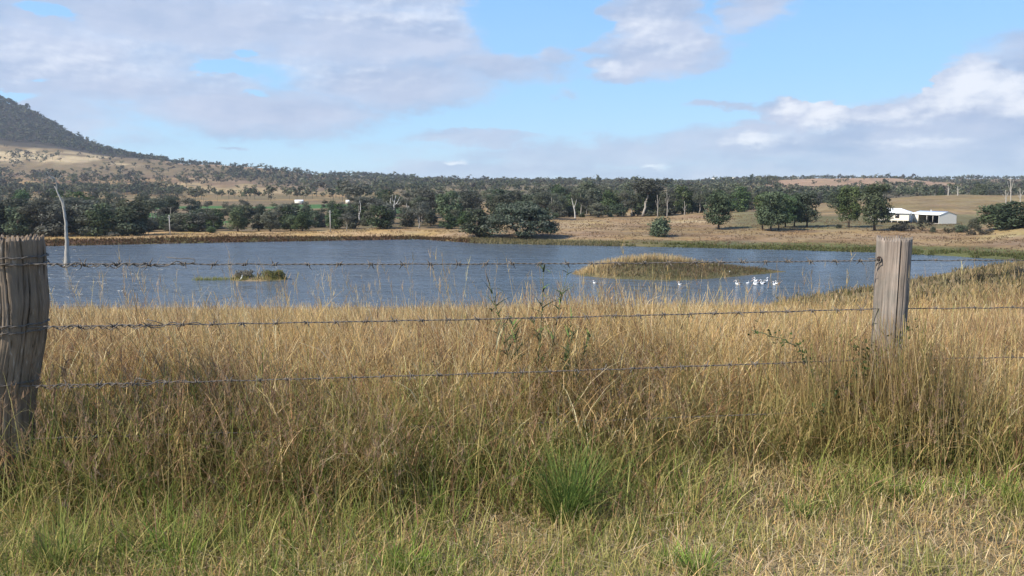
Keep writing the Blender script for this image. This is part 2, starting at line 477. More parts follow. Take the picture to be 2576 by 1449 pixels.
def col_of(u, Y):
    """bilinear terrain lookup in (u, Y)"""
    i = np.clip(np.searchsorted(US, u) - 1, 0, len(US) - 2); j = np.clip(np.searchsorted(YS, Y) - 1, 0, len(YS) - 2)
    a = np.clip((u - US[i]) / (US[i+1] - US[i]), 0, 1); b = np.clip((Y - YS[j]) / (YS[j+1] - YS[j]), 0, 1)
    return (GZ[i, j]*(1-a) + GZ[i+1, j]*a)*(1-b) + (GZ[i, j+1]*(1-a) + GZ[i+1, j+1]*a)*b
def onground(u, Y):
    """arrays of world points on the ground in photo column u at distance Y"""
    u = np.asarray(u, float); Y = np.asarray(Y, float)
    z = col_of(u, Y)
    x = (u - CU) / F * (Y * math.cos(PITCH) - (z - EYE) * math.sin(PITCH))
    return np.stack([x, Y, z], -1)
def height(x, y):
    x = np.asarray(x, float); y = np.asarray(y, float)
    yy = np.maximum(y, .5); z = np.zeros_like(yy)
    for _ in range(4):
        u = CU + F * x / (yy * math.cos(PITCH) - (z - EYE) * math.sin(PITCH))
        z = col_of(u, yy)
    return z
def hit(u, v, y0=3.0):
    """first point of the ground seen at photo position u, v"""
    ys = YS[YS >= y0]
    P = onground(np.full_like(ys, u), ys)
    ray = zof(v, ys)
    below = np.nonzero(ray <= P[:, 2])[0]
    if len(below) == 0: return Vector(P[-1])
    j = below[0]
    if j == 0: return Vector(P[0])
    d0 = ray[j-1] - P[j-1, 2]; d1 = ray[j] - P[j, 2]
    t = d0 / (d0 - d1)
    Y = ys[j-1] + t * (ys[j] - ys[j-1])
    return Vector(onground(u, Y))

# land cover
def landcover(u, Y, x, z):
    C = np.empty(u.shape + (3,))
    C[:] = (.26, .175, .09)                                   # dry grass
    def lay(mask, c):
        m_ = np.clip(mask, 0, 1)[..., None]
        C[:] = C * (1 - m_) + np.array(c) * m_
    def band(a, lo, hi, s): return np.clip((a - lo) / s + .5, 0, 1) * np.clip((hi - a) / s + .5, 0, 1)
    n = fbm(x / 40, Y / 40, 11); n2 = fbm(x / 9, Y / 9, 21)
    lay(band(Y, -5, 4.0, .8), (.28, .22, .12))
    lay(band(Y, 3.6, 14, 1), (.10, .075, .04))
    lay(band(Y, 60, 175, 10) * (u > 1900) * np.clip((n2 - .3) * 2, 0, 1), (.115, .095, .050))
    bed = (z < WZ + .05) & (Y > 60) & (Y < 300)
    lay(bed.astype(float), (.05, .045, .03))
    Yf = yof(vfar(u))
    past = (Y > Yf) * 1.0
    lay(past * band(Y, Yf, 420, 2) * (u > 1100), (.255, .175, .100))
    lay(past * band(Y, Yf, 420, 2) * (u > 1100) * np.clip((n2 - .5) * 5, 0, 1) * .7, (.15, .10, .06))
    lay(past * band(Y, Yf, 420, 2) * (u > 1100) * np.clip((n - .55) * 6, 0, 1) * .6, (.34, .255, .145))
    # left dam bank: rusty band then golden strip
    left = np.clip((1150 - u) / 80, 0, 1)
    lay(left * band(Y, Yf - 1, Yf + 8, 3), (.105, .060, .035))
    lay(left * band(Y, Yf - 1, Yf + 8, 3) * np.clip((n2 - .5) * 6, 0, 1), (.11, .10, .045))
    lay(left * band(Y, Yf + 8, 262, 3), (.36, .245, .125))
    # green edge on the right shore
    gr = np.clip((u - 1450) / 250, 0, 1)
    lay(gr * band(Y, Yf - 2, Yf + 13 + 8 * n2, 5), (.11, .11, .045))
    lay(np.clip((u - 1180) / 60, 0, 1) * (u < 1500) * band(Y, Yf - 2, Yf + 14, 4), (.17, .15, .075))
    # mown lawn round the house
    lawn = band(u, 1830, 2480, 60) * band(Y, 255, 345, 12)
    lay(lawn * .85, (.135, .125, .065))
    lay(band(u, 2460, 2700, 40) * band(Y, 205, 240, 8) * .8, (.33, .25, .13))
    # flats behind the belt
    lay(band(Y, 262, 700, 20) * np.clip((1250 - u) / 200, 0, 1), (.17, .125, .075))
    lay(band(Y, 280, 620, 20) * np.clip((1100 - u) / 100, 0, 1) * np.clip((n - .54) * 14, 0, 1), (.07, .13, .045))
    lay(band(u, 1950, 2700, 60) * band(Y, 360, 500, 25), (.225, .165, .09))
    lay(band(u, 1950, 2700, 60) * band(Y, 360, 500, 25) * np.clip((n2 - .5) * 5, 0, 1) * .6, (.15, .11, .06))
    lay(band(Y, 700, 1120, 60) * np.clip((n - .4) * 6, 0, 1) * .8, (.14, .115, .065))
    lay(band(Y, 660, 1080, 60) * (u > 1000), (.12, .10, .06))
    lay(band(u, 430, 920, 60) * band(Y, 1020, 1420, 60) * .9, (.32, .235, .13))
    lay(band(u, 800, 1900, 120) * band(Y, 1100, 2500, 80), (.17, .135, .08))
    lay(band(u, 1930, 2440, 60) * band(Y, 1120, 1560, 60), (.30, .20, .13))
    # light hillside on the left, dark flank above
    hs = np.clip((950 - u) / 150, 0, 1)
    lay(hs * band(Y, 1420, 1800, 70), (.175, .128, .072))
    lay(hs * band(Y, 1180, 1480, 60) * np.clip((n - .42) * 8, 0, 1) * .7, (.15, .095, .065))
    lay(band(u, -200, 330, 80) * band(Y, 1600, 1780, 50) * np.clip((n - .45) * 10, 0, 1), (.42, .32, .19))
    lay(np.clip((420 - u) / 120, 0, 1) * (Y > 1800), (.06, .05, .035))
    lay(band(u, 420, 860, 60) * (Y > 1800), (.25, .165, .10))
    lay((u > 1900) * (Y > 1700) * .7, (.16, .12, .08))
    return C
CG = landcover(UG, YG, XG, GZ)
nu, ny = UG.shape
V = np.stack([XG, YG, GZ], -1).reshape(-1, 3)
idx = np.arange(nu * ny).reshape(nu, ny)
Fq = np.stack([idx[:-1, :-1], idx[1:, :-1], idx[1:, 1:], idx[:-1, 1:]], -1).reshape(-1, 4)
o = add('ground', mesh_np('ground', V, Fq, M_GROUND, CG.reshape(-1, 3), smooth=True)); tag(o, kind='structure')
# ground beside and behind the camera, joined to the sheet's inner edge
bx = np.array([[-12000, -3000], [12000, -3000], [12000, .49], [-12000, .49]])
vb = np.array([[-900, -900, -.05], [900, -900, -.05], [900, 2.2, -.05], [-900, 2.2, -.05]])
o = add('ground_behind', mesh_np('ground_behind', vb, [(0, 1, 2, 3)], M_GROUND, np.tile((.20, .15, .08), (4, 1)))); tag(o, kind='structure')

# lake: one sheet, clipped by the land
wy = np.linspace(60, 262, 12)
wv_ = [(-420, 60, WZ), (190, 60, WZ), (190, 262, WZ), (-420, 262, WZ)]
o = add('lake_water', mesh_np('lake_water', wv_, [(0, 1, 2, 3)], M_WATER)); tag(o, kind='structure')

# ------------------------------------------------------------------ ribbons (grass)
def ribbons(B, azm, lean, Ln, wid, curve, K, c0, c1, tip=.25, wdir=None):
    """blades: returns V, F, C. B (n,3); angles in radians; colours (n,3)"""
    n = len(B); t = np.linspace(0, 1, K + 1)
    ph = lean[:, None] + curve[:, None] * t[None, :]
    seg = Ln[:, None] / K
    dh = np.sin(ph[:, :-1] + np.diff(ph, axis=1) / 2) * seg; dz = np.cos(ph[:, :-1] + np.diff(ph, axis=1) / 2) * seg
    H = np.concatenate([np.zeros((n, 1)), np.cumsum(dh, 1)], 1); Z = np.concatenate([np.zeros((n, 1)), np.cumsum(dz, 1)], 1)
    X = B[:, 0:1] + H * np.cos(azm)[:, None]; Yy = B[:, 1:2] + H * np.sin(azm)[:, None]; Zz = B[:, 2:3] + Z
    wd = (azm + np.pi / 2 + rng.uniform(-.9, .9, n)) if wdir is None else wdir
    ww = wid[:, None] * (1 - (1 - tip) * t[None, :] ** 1.5) / 2
    ox, oy = np.cos(wd)[:, None] * ww, np.sin(wd)[:, None] * ww
    A = np.stack([X - ox, Yy - oy, Zz], -1); Bb = np.stack([X + ox, Yy + oy, Zz], -1)
    V = np.stack([A, Bb], 2).reshape(n, (K + 1) * 2, 3)
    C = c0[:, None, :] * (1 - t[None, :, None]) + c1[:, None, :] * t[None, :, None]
    C = np.repeat(C, 2, axis=1)
    f = np.array([(2*i, 2*i+1, 2*i+3, 2*i+2) for i in range(K)])
    Fc = (np.arange(n)[:, None, None] * (K + 1) * 2 + f[None]).reshape(-1, 4)
    mid = np.stack([X, Yy, Zz], -1)
    return V.reshape(-1, 3), Fc, C.reshape(-1, 3), mid
class Acc:
    def __init__(s): s.V, s.F, s.C, s.n = [], [], [], 0
    def add(s, V, Fc, C):
        s.V.append(V); s.F.append(Fc + s.n); s.C.append(C); s.n += len(V)
    def blades(s, *a, **k):
        V, Fc, C, mid = ribbons(*a, **k); s.add(V, Fc, C); return mid
    def obj(s, name, mat=M_GRASS, parent=None):
        return add(name, mesh_np(name, np.concatenate(s.V), np.concatenate(s.F), mat, np.concatenate(s.C)), parent)
def pick(pal, n, jit=.18):
    pal = np.array(pal, float); c = pal[rng.integers(0, len(pal), n)]
    return np.clip(c * rng.uniform(1 - jit, 1 + jit, (n, 1)) * rng.uniform(.94, 1.06, (n, 3)), .003, .95)
GOLD = [(.68,.49,.22),(.60,.42,.18),(.74,.57,.29),(.50,.33,.145),(.65,.46,.22),(.42,.265,.115),(.80,.65,.38)]
BROWN = [(.29,.18,.09),(.35,.22,.12),(.24,.14,.075),(.42,.28,.155),(.31,.185,.105)]
GREEN = [(.15,.19,.045),(.18,.22,.055),(.11,.15,.04),(.22,.25,.07),(.27,.27,.09)]
OLIVE = [(.30,.27,.09),(.37,.33,.12),(.24,.22,.075),(.44,.38,.15)]
BRIGHT = [(.22,.33,.06),(.28,.38,.08),(.18,.28,.05)]
PINK = [(.30,.20,.125),(.36,.25,.16),(.26,.17,.105),(.33,.23,.15)]

def spots(n, x0, x1, y0, y1):
    return rng.uniform(x0, x1, n), rng.uniform(y0, y1, n)
def fan(n, Y0, Y1, m=1.15, pw=1.0):
    """random points in the camera's fan, uniform per area, plus margin"""
    y = np.sqrt(rng.uniform(Y0**2, Y1**2, n)) if pw == 1 else Y0 + (Y1 - Y0) * rng.uniform(0, 1, n)
    x = rng.uniform(-1, 1, n) * (.64 * m * y + 1.0)
    return x, y

# edge of the tall grass on the verge side
def edge(x): return 4.14 + .12 * np.sin(x * 1.3 + .5) + .45 * (fbm(x / .6, x * 0 + 3, 40) - .5) - .30 * np.clip((.9 - x) / 1.5, 0, 1) + .20 * np.clip((x - .8) / .6, 0, 1)
def leanfield(x, y):
    a = (fbm(x / .9, y / 1.3, 50, 3) - .5) * 2.8
    return a
def tall(acc, n, Y0, Y1, wmul, hmul=1.0, K=5, m=1.15):
    x, y = fan(n, Y0, Y1, m)
    keep = y > edge(x); x, y = x[keep], y[keep]; n = len(x)
    z = height(x, y)
    clump = fbm(x / .55, y / .55, 60, 3)
    Ht = (.56 + .46 * clump + rng.normal(0, .10, n)) * hmul
    front = np.clip((y - edge(x)) / 1.15, 0, 1) ** .8
    Ht *= .36 + .64 * front
    u = CU + F * x / y
    Ht *= 1 + .12 * np.exp(-((u - 1600) / 380) ** 2) - .10 * np.clip((u - 2050) / 250, 0, 1)
    Ht = np.clip(Ht, .2, 1.35)
    lf = leanfield(x, y)
    azm = np.where(lf > -.18, np.pi, 0) + rng.normal(0, .7, n)       # mostly leaning left
    lean = np.abs(lf) * .60 + np.abs(rng.normal(.0, .15, n))
    gold = fbm(x / 1.5, y / 1.5, 70, 3)
    c1 = np.where((gold + rng.normal(0, .12, n) > .38)[:, None], pick(GOLD, n), pick(BROWN, n))
    c1 = np.where(rng.uniform(0, 1, (n, 1)) < .75 * (1 - front[:, None]), np.where(rng.uniform(0, 1, (n, 1)) < .22, pick(GREEN, n) * .9, np.where(rng.uniform(0, 1, (n, 1)) < .6, pick(OLIVE, n) * .85, pick(BROWN, n))), c1)
    low = np.where(rng.uniform(0, 1, (n, 1)) < (.72 - .4 * np.clip((y - 5) / 3, 0, 1))[:, None], np.where(rng.uniform(0, 1, (n, 1)) < .4, pick(GREEN, n), pick(OLIVE, n)), pick(BROWN, n))
    rt = np.clip((u - 1200) / 900, 0, 1)[:, None]
    gmix = (rng.uniform(0, 1, (n, 1)) < .22 * rt * (1.3 - front[:, None]))
    c1 = np.where(gmix, pick(OLIVE, n), c1)
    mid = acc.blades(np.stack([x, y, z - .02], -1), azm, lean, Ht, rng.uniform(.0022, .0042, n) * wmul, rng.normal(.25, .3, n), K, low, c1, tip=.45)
    return x, y, z, Ht, azm, mid, c1, lean

acc = Acc()
# stalks at the fence
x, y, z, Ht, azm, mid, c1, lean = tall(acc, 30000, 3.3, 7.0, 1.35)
# leaves off the stalks
for rep in range(2):
    n = len(x); sel = rng.uniform(0, 1, n) < .75
    kk = rng.integers(1, 5, n)
    B = mid[np.arange(n), kk][sel]; ns = len(B)
    acc.blades(B, rng.uniform(0, 2*np.pi, ns), rng.uniform(.2, .8, ns), rng.uniform(.14, .42, ns), rng.uniform(.0035, .0075, ns), rng.uniform(.3, 1.9, ns), 3, c1[sel] * .85, c1[sel] * rng.uniform(.8, 1.15, (ns, 1)), tip=.12)
# seed heads
n = len(x); sel = np.nonzero(rng.uniform(0, 1, n) < .34)[0]
for q in range(5):
    t = rng.uniform(.80, 1.0, len(sel)); a = mid[sel, 4]; b_ = mid[sel, 5]
    B = a + (b_ - a) * ((t - .8) / .2)[:, None]; ns = len(B)
    acc.blades(B, rng.uniform(0, 2*np.pi, ns), rng.uniform(.15, .55, ns), rng.uniform(.03, .085, ns), rng.uniform(.003, .005, ns), rng.uniform(-.2, .5, ns), 1, c1[sel] * .9, pick(GOLD, ns) * .85, tip=.3)
# next band
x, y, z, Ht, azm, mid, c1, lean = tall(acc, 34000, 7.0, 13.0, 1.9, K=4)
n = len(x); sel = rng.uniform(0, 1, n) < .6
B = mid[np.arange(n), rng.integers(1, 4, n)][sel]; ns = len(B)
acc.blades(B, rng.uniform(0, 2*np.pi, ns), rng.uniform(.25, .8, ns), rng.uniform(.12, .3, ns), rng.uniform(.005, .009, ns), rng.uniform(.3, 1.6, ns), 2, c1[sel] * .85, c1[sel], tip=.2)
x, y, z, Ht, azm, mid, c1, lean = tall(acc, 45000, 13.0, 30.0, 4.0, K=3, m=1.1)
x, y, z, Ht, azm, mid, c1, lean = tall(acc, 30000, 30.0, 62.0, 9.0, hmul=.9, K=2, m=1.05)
# taller clump that swallows the foot of the right post
n = 1500
x = 2.30 + rng.normal(0, .34, n); y = 4.66 + rng.normal(0, .14, n); y = np.where((y > 4.76) & (np.abs(x - 2.33) < .14), 4.62, y)
cc_ = np.where(rng.uniform(0, 1, (n, 1)) < .6, pick(BROWN, n), np.where(rng.uniform(0, 1, (n, 1)) < .5, pick(OLIVE, n), pick(GOLD, n)))
mid = acc.blades(np.stack([x, y, height(x, y)], -1), np.pi + rng.normal(0, 1.2, n), np.abs(rng.normal(.08, .14, n)), rng.uniform(.55, .95, n), rng.uniform(.003, .005, n), rng.normal(.2, .3, n), 5, pick(OLIVE, n), cc_, tip=.4)
# lone stalks that stand above the rest
n = 420
x, y = fan(n, 4.6, 11, 1.1); z = height(x, y)
cc_ = pick(GOLD, n)
mid = acc.blades(np.stack([x, y, z], -1), np.pi + rng.normal(0, .9, n), np.abs(rng.normal(.12, .14, n)), rng.uniform(1.0, 1.42, n), rng.uniform(.0028, .0045, n), rng.normal(.18, .2, n), 6, pick(OLIVE, n), cc_, tip=.4)
for q in range(9):
    B = mid[:, 5] + (mid[:, 6] - mid[:, 5]) * rng.uniform(0, 1, (n, 1))
    acc.blades(B, rng.uniform(0, 2*np.pi, n), rng.uniform(.1, .6, n), rng.uniform(.03, .10, n), rng.uniform(.002, .004, n), rng.uniform(-.2, .4, n), 1, cc_ * .9, cc_ * .8, tip=.3)
o = acc.obj('tall_grass'); tag(o, 'tall dry golden grass standing behind and through the wire fence', 'grass', kind='stuff')

# pinkish plume grass and weeds along the fence foot
acc = Acc()
n = 1500
x = rng.uniform(-3.6, 3.9, n); y = edge(x) + rng.normal(.25, .38, n)
dn = fbm(x / .7, y / .7, 90, 3); k_ = dn + np.where(x < .9, .06, -.08) > .52; x, y = x[k_], y[k_]; n = len(x)
z = height(x, y)
mid = acc.blades(np.stack([x, y, z], -1), rng.uniform(0, 6.28, n), np.abs(rng.normal(.1, .2, n)), rng.uniform(.42, .78, n), rng.uniform(.002, .0035, n), rng.normal(.3, .4, n), 5, pick(OLIVE, n), pick(BROWN, n), tip=.5)
for q in range(16):
    B = mid[:, 4] + (mid[:, 5] - mid[:, 4]) * rng.uniform(-.1, 1, (n, 1))
    acc.blades(B, rng.uniform(0, 2*np.pi, n), rng.uniform(.2, 1.1, n), rng.uniform(.015, .04, n), rng.uniform(.002, .004, n), rng.uniform(-.3, .5, n), 1, pick(PINK, n), pick(PINK, n), tip=.5)
o = acc.obj('plume_grass'); tag(o, 'pinkish brown plume grass tangled along the foot of the fence', 'plume grass', kind='stuff')

# green roadside grass, longer on the left
acc = Acc()
n = 38000
x = rng.uniform(-4.2, 4.3, n); y = rng.uniform(2.3, 4.9, n)
dn = fbm(x / .45, y / .45, 100, 3)
lf_ = np.clip((1.1 - x) / 2.0, 0, 1)
prob = np.clip((dn - .46 + .22 * lf_ + .08 * (y > 3.7) - .10 * np.clip((x - .6) / .8, 0, 1)) * 6, 0, 1) * np.clip((y - 2.2) / .5, .3, 1)
k_ = rng.uniform(0, 1, n) < prob; x, y, lf_ = x[k_], y[k_], lf_[k_]; n = len(x)
Ln = rng.uniform(.12, .44, n) * (.5 + .75 * lf_) * np.where(y > 3.75, 1.3, .85) * np.clip((y - 2.2) / 1.6, .45, 1.1)
cg = np.where(rng.uniform(0, 1, (n, 1)) < .50, pick(GREEN, n) * np.array((.9, .9, .85)), np.where(rng.uniform(0, 1, (n, 1)) < .65, pick(OLIVE, n), pick(BROWN, n)))
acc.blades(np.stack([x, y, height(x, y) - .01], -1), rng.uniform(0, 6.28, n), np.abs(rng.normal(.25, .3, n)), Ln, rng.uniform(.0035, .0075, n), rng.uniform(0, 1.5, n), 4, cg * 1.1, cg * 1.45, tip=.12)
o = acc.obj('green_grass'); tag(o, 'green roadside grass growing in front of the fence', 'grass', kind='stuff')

# mown verge: short dry stubble and thatch
acc = Acc()
n = 120000
x = rng.uniform(-4.6, 4.8, n); y = rng.uniform(1.6, 4.7, n)
k_ = (rng.uniform(0, 1, n) < np.clip((y - 1.2) / 1.8, .15, 1)); x, y = x[k_], y[k_]; n = len(x)
gn = fbm(x / .35, y / .35, 120, 3)
cg = np.where((gn + rng.normal(0, .11, n) > .52)[:, None], pick(OLIVE, n), np.where(rng.uniform(0, 1, (n, 1)) < .6, pick(GOLD, n) * 1.0, pick([(.46,.36,.19),(.38,.29,.15),(.30,.22,.11)], n)))
cg = np.where(rng.uniform(0, 1, (n, 1)) < .16, pick(GREEN, n), cg)
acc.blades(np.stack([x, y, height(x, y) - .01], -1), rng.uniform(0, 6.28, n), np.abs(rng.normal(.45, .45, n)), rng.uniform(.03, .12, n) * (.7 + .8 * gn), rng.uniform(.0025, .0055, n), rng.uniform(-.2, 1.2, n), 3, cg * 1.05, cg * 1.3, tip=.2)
n = 9000
x = rng.uniform(-4.6, 4.8, n); y = rng.uniform(1.8, 4.7, n)
cg = pick([(.52,.40,.24),(.42,.32,.19),(.62,.50,.32)], n)
acc.blades(np.stack([x, y, height(x, y) + rng.uniform(.005, .05, n)], -1), rng.uniform(0, 6.28, n), rng.uniform(1.2, 1.6, n), rng.uniform(.05, .20, n), rng.uniform(.002, .0045, n), rng.normal(0, .3, n), 2, cg, cg, tip=.5)
o = acc.obj('verge_grass'); tag(o, 'short mown dry grass and thatch on the roadside verge', 'grass', kind='stuff')

# bright green tufts one can point at
def tuft(u, v, h, w, nb, pal, label, Y=None):
    p = hit(u, v)
    a = Acc(); r = rng.uniform(0, 1, nb) ** .6 * w / 3; th = rng.uniform(0, 6.28, nb)
    B = np.stack([r * np.cos(th) * .7, r * np.sin(th) * .7, np.full(nb, -.01)], -1)
    sub = np.stack([rng.normal(0, w * .28, 5), rng.normal(0, w * .18, 5), np.zeros(5)], -1); B = B + sub[rng.integers(0, 5, nb)]
    az_ = th + rng.normal(0, .4, nb)
    c_ = pick(pal, nb)
    a.blades(B, az_, .08 + r / w * .75 + np.abs(rng.normal(0, .12, nb)), h * rng.uniform(.35, 1.1, nb), rng.uniform(.0035, .0075, nb), rng.uniform(.0, 1.3, nb), 4, c_ * 1.0, c_ * 1.35, tip=.12)
    o = a.obj('grass_tuft'); o.location = (p.x, p.y, p.z)
    tag(o, label, 'grass tuft', 'green grass tufts on the verge')
tuft(1430, 1300, .44, .20, 380, [(.10,.15,.04),(.13,.18,.045),(.16,.21,.055)], 'tall dark green grass tuft in the middle, at the foot of the tall dry grass')
tuft(1050, 1440, .16, .26, 220, BRIGHT + GREEN[1:2], 'bright yellow-green tuft at the bottom edge, left of the middle')
tuft(1740, 1446, .15, .24, 220, GREEN + BRIGHT, 'soft green tuft at the bottom edge, right of the middle')
tuft(2080, 1296, .14, .26, 160, GREEN, 'fresh green tuft below the tall dry grass, left of the sun-bleached post')
tuft(2245, 1252, .15, .28, 200, BRIGHT[1:] + GREEN, 'green tuft on the verge directly below the sun-bleached post')
tuft(2500, 1262, .16, .34, 220, GREEN + BRIGHT, 'pale green tuft on the verge at the far right')
tuft(150, 1440, .30, .18, 170, GREEN + OLIVE[:1], 'upright green tuft at the bottom left corner')
tuft(455, 1400, .26, .26, 220, GREEN + BRIGHT[:1], 'thick green tuft of long blades, lower left')

# ------------------------------------------------------------------ fence
fence = empty('barbed_wire_fence', (-.05, 4.4, 0))
tag(fence, 'old barbed wire fence with two weathered timber posts in the tall grass', 'fence')
def rel_to(o, V): return np.asarray(V) - np.array(o.location)
FO = np.array([-.05, 4.4, 0.0])

def post_mesh(name, base, top, rad, K, NR, groove, mat, shape):
    """a post in its own coordinates (origin at its foot)"""
    V = []; H = (top - base).length
    rag = [mnoise.noise(Vector((k * 9.0 / K * 2.2, 4.4, 1.7))) for k in range(K)]
    for i in range(NR + 1):
        t = i / NR
        for k in range(K):
            a = 2 * math.pi * k / K
            c_, s_ = math.cos(a), math.sin(a)
            cx, cy, r = shape(t, a)
            d = groove(a, t * H)
            zz = t * H
            if i == NR: zz += rag[k] * .012 + (.012 if k % 7 < 4 else -.006)
            V.append((cx + c_ * r * (1 - d), cy + s_ * r * (1 - d), zz))
    Fc = [(i*K+k, i*K+(k+1) % K, (i+1)*K+(k+1) % K, (i+1)*K+k) for i in range(NR) for k in range(K)]
    # sawn, sunken top in three rings
    n0 = len(V)
    last = V[-K:]; cx = sum(v[0] for v in last) / K; cy = sum(v[1] for v in last) / K
    prev = NR * K
    for j, f_ in enumerate((.86, .55, .15)):
        for k in range(K):
            v = last[k]; nz = mnoise.noise(Vector((v[0] * 30 * f_, v[1] * 30 * f_, 5))) * .012
            V.append((cx + (v[0] - cx) * f_, cy + (v[1] - cy) * f_, H - .012 - .008 * j + nz))
        cur = n0 + j * K
        Fc += [(prev+k, prev+(k+1) % K, cur+(k+1) % K, cur+k) for k in range(K)]
        prev = cur
    V.append((cx, cy, H - .03))
    for k in range(0, K, 2): Fc.append((prev+k, prev+k+1, prev+(k+2) % K, len(V)-1))
    return mesh_np(name, V, Fc, mat, smooth=True)

# left post: thick round strainer, leaning
PL = pt(28, 600, 4.0)
gl = height(PL.x, 4.0)
HL_ = PL.z - float(gl) + .03
pxl = 4.0 / F
def shapeL(t, a):
    v = 1254 - t * (1254 - 600)
    cxu = np.interp(v, [600, 760, 850, 930, 1000, 1150, 1254], [0, 0, -14, -34, -50, -60, -64])
    r = .150 * np.interp(v, [600, 615, 700, 760, 1000, 1254], [.965, .985, .985, 1.0, .97, .98])
    r *= 1 + .035 * mnoise.noise(Vector((math.cos(a) * 1.2, math.sin(a) * 1.2, t * 4)))
    return cxu * pxl * 1.05, 0, r
cracks = [(random.uniform(0, 6.28), random.uniform(.012, .032), random.uniform(0, 1.0), random.uniform(.3, 1.0), random.uniform(.05, .15)) for _ in range(52)]
def grooveL(a, z):
    aw = a + .10 * mnoise.noise(Vector((a * 1.5, z * 2.4, 3))) + .05 * mnoise.noise(Vector((a * 4, z * 7, 3)))
    d = .028 * abs(mnoise.noise(Vector((math.cos(aw) * 6, math.sin(aw) * 6, z * 1.6)))) + .035 * abs(mnoise.noise(Vector((math.cos(aw) * 24, math.sin(aw) * 24, z * 2.0))))
    for c_, w, z0, ln, dep in cracks:
        if z0 < z < z0 + ln:
            x_ = abs((aw - c_ + math.pi) % (2 * math.pi) - math.pi)
            if x_ < w:
                e = min(1, (z - z0) / .1, (z0 + ln - z) / .1)
                d += dep * (1 - x_ / w) * e
    return d
me = post_mesh('fence_post', Vector((0, 0, 0)), Vector((0, 0, HL_)), .15, 280, 110, grooveL, M_POST, shapeL)
postL = add('fence_post', me, fence); postL.location = Vector((PL.x, 4.0, float(gl) - .03)) - Vector(FO)
postL['label'] = 'thick round grey post with deep cracks and wire wrapped round it'

# right post: slimmer, flat front, one long crack
PR = pt(2250, 601, 4.9)
gr_ = float(height(PR.x, 4.9)); HR = PR.z - gr_ + .05
def shapeR(t, a):
    # superellipse
    e = 3.4; c_, s_ = abs(math.cos(a)), abs(math.sin(a))
    r = .1005 / ((c_ ** e + s_ ** e) ** (1 / e))
    r *= np.interp(t, [0, .5, 1], [.94, .97, 1.0])
    r *= 1 + .02 * mnoise.noise(Vector((math.cos(a) * 2, math.sin(a) * 2, t * 5)))
    return 0, 0, r
def grooveR(a, z):
    d = .035 * abs(mnoise.noise(Vector((math.cos(a) * 16, math.sin(a) * 16, z * 1.2)))) + .02 * abs(mnoise.noise(Vector((math.cos(a) * 40, math.sin(a) * 40, z * 2.0))))
    crack = 5.137 + .02 * math.sin(z * 5)
    x_ = abs(a - crack)
    if x_ < .045 and z > .35: d += .30 * (1 - x_ / .045) * min(1, (z - .35) / .3)
    for c_ in (4.25, 4.45, 4.75, 4.95, 5.4):
        x_ = abs(a + .03 * math.sin(z * 4 + c_ * 9) - c_)
        if x_ < .022: d += .055 * (1 - x_ / .022) * (.5 + .5 * math.sin(z * 6 + c_ * 5))
    return d
me = post_mesh('fence_post', Vector((0, 0, 0)), Vector((0, 0, HR)), .11, 300, 90, grooveR, M_POST2, shapeR)
postR = add('fence_post', me, fence); postR.location = Vector((PR.x, 4.9, gr_ - .05)) - Vector(FO)
postR.rotation_euler = (0, 0, R(-27))
postR['label'] = 'squared sun-bleached post with a long vertical crack and a wire hole'
AZR = R(27)
nF = Vector((-math.sin(AZR), -math.cos(AZR), 0)); tF = Vector((math.cos(AZR), -math.sin(AZR), 0))
hpz = zv(652, 4.82)
hp = Vector((PR.x, 4.9, hpz)) - tF * .074 + nF * .098
# children of the post use the post's own frame: x across its face, -y out of it
hl = Vector((-.074, -.0975, hpz - (gr_ - .05)))
mb = MB(); mb.loft([hl + Vector((0, -.005, 0)), hl + Vector((0, .004, 0)), hl + Vector((0, .05, 0))], [.015, .015, .010], 12)
q = add('wire_hole', mb.mesh('wire_hole', M_HOLE), postR)

# wires
WIRES = [((120, 664), (2203, 655.5), (2800, 650)), ((110, 822), (2203, 777), (2800, 768)), ((80, 971), (2203, 904), (2800, 892)), ((62, 1104), (2203, 1030), (2800, 1010))]
YL, YR, YE = 3.93, 4.84, 5.2
barb_me = None
def barbmesh():
    b = MB()
    for s_, off in ((1, 0.004), (-1, -.004)):
        for q_ in (0, 1):
            a0 = random.uniform(0, 6.28)
            d = Vector((s_ * .25, math.cos(a0), math.sin(a0))).normalized()
            b.loft([Vector((off, 0, 0)) - d * .004, Vector((off, 0, 0)) + d * .010, Vector((off * 2, 0, 0)) + d * .020], [.0018, .0016, .0004], 6)
    th = np.linspace(0, 4 * math.pi, 22)
    b.loft([(-.007 + .014 * t / (4 * math.pi), .0048 * math.cos(t), .0048 * math.sin(t)) for t in th], [.0015] * 22, 6)
    return b.mesh('barb', M_WIRE, smooth=True)
barbs = [barbmesh() for _ in range(4)]
def twist(mb, A, B, r, rs, pitch, ph, wob=0):
    d = B - A; Ln = d.length; t = d.normalized(); n_ = Vector((0, 0, 1)); b_ = t.cross(n_).normalized(); n_ = b_.cross(t)
    K_ = int(Ln / (pitch / 7)); P_, R_ = [], []
    for i in range(K_ + 1):
        s_ = i / K_; w = s_ * Ln
        sag = -.010 * math.sin(math.pi * s_)
        a_ = 2 * math.pi * w / pitch + ph
        rr = r * (1 + wob * mnoise.noise(Vector((w * 14, ph, 2))))
        P_.append(A + d * s_ + n_ * (math.sin(a_) * rr + sag + wob * .010 * mnoise.noise(Vector((w * 7, 1, 2)))) + b_ * math.cos(a_) * rr)
        R_.append(rs)
    mb.loft(P_, R_, 6)
names = ['topmost strand, crossing the water', 'second strand, across the top of the dry grass', 'third strand, across the dry grass', 'lowest strand, half buried in grass']
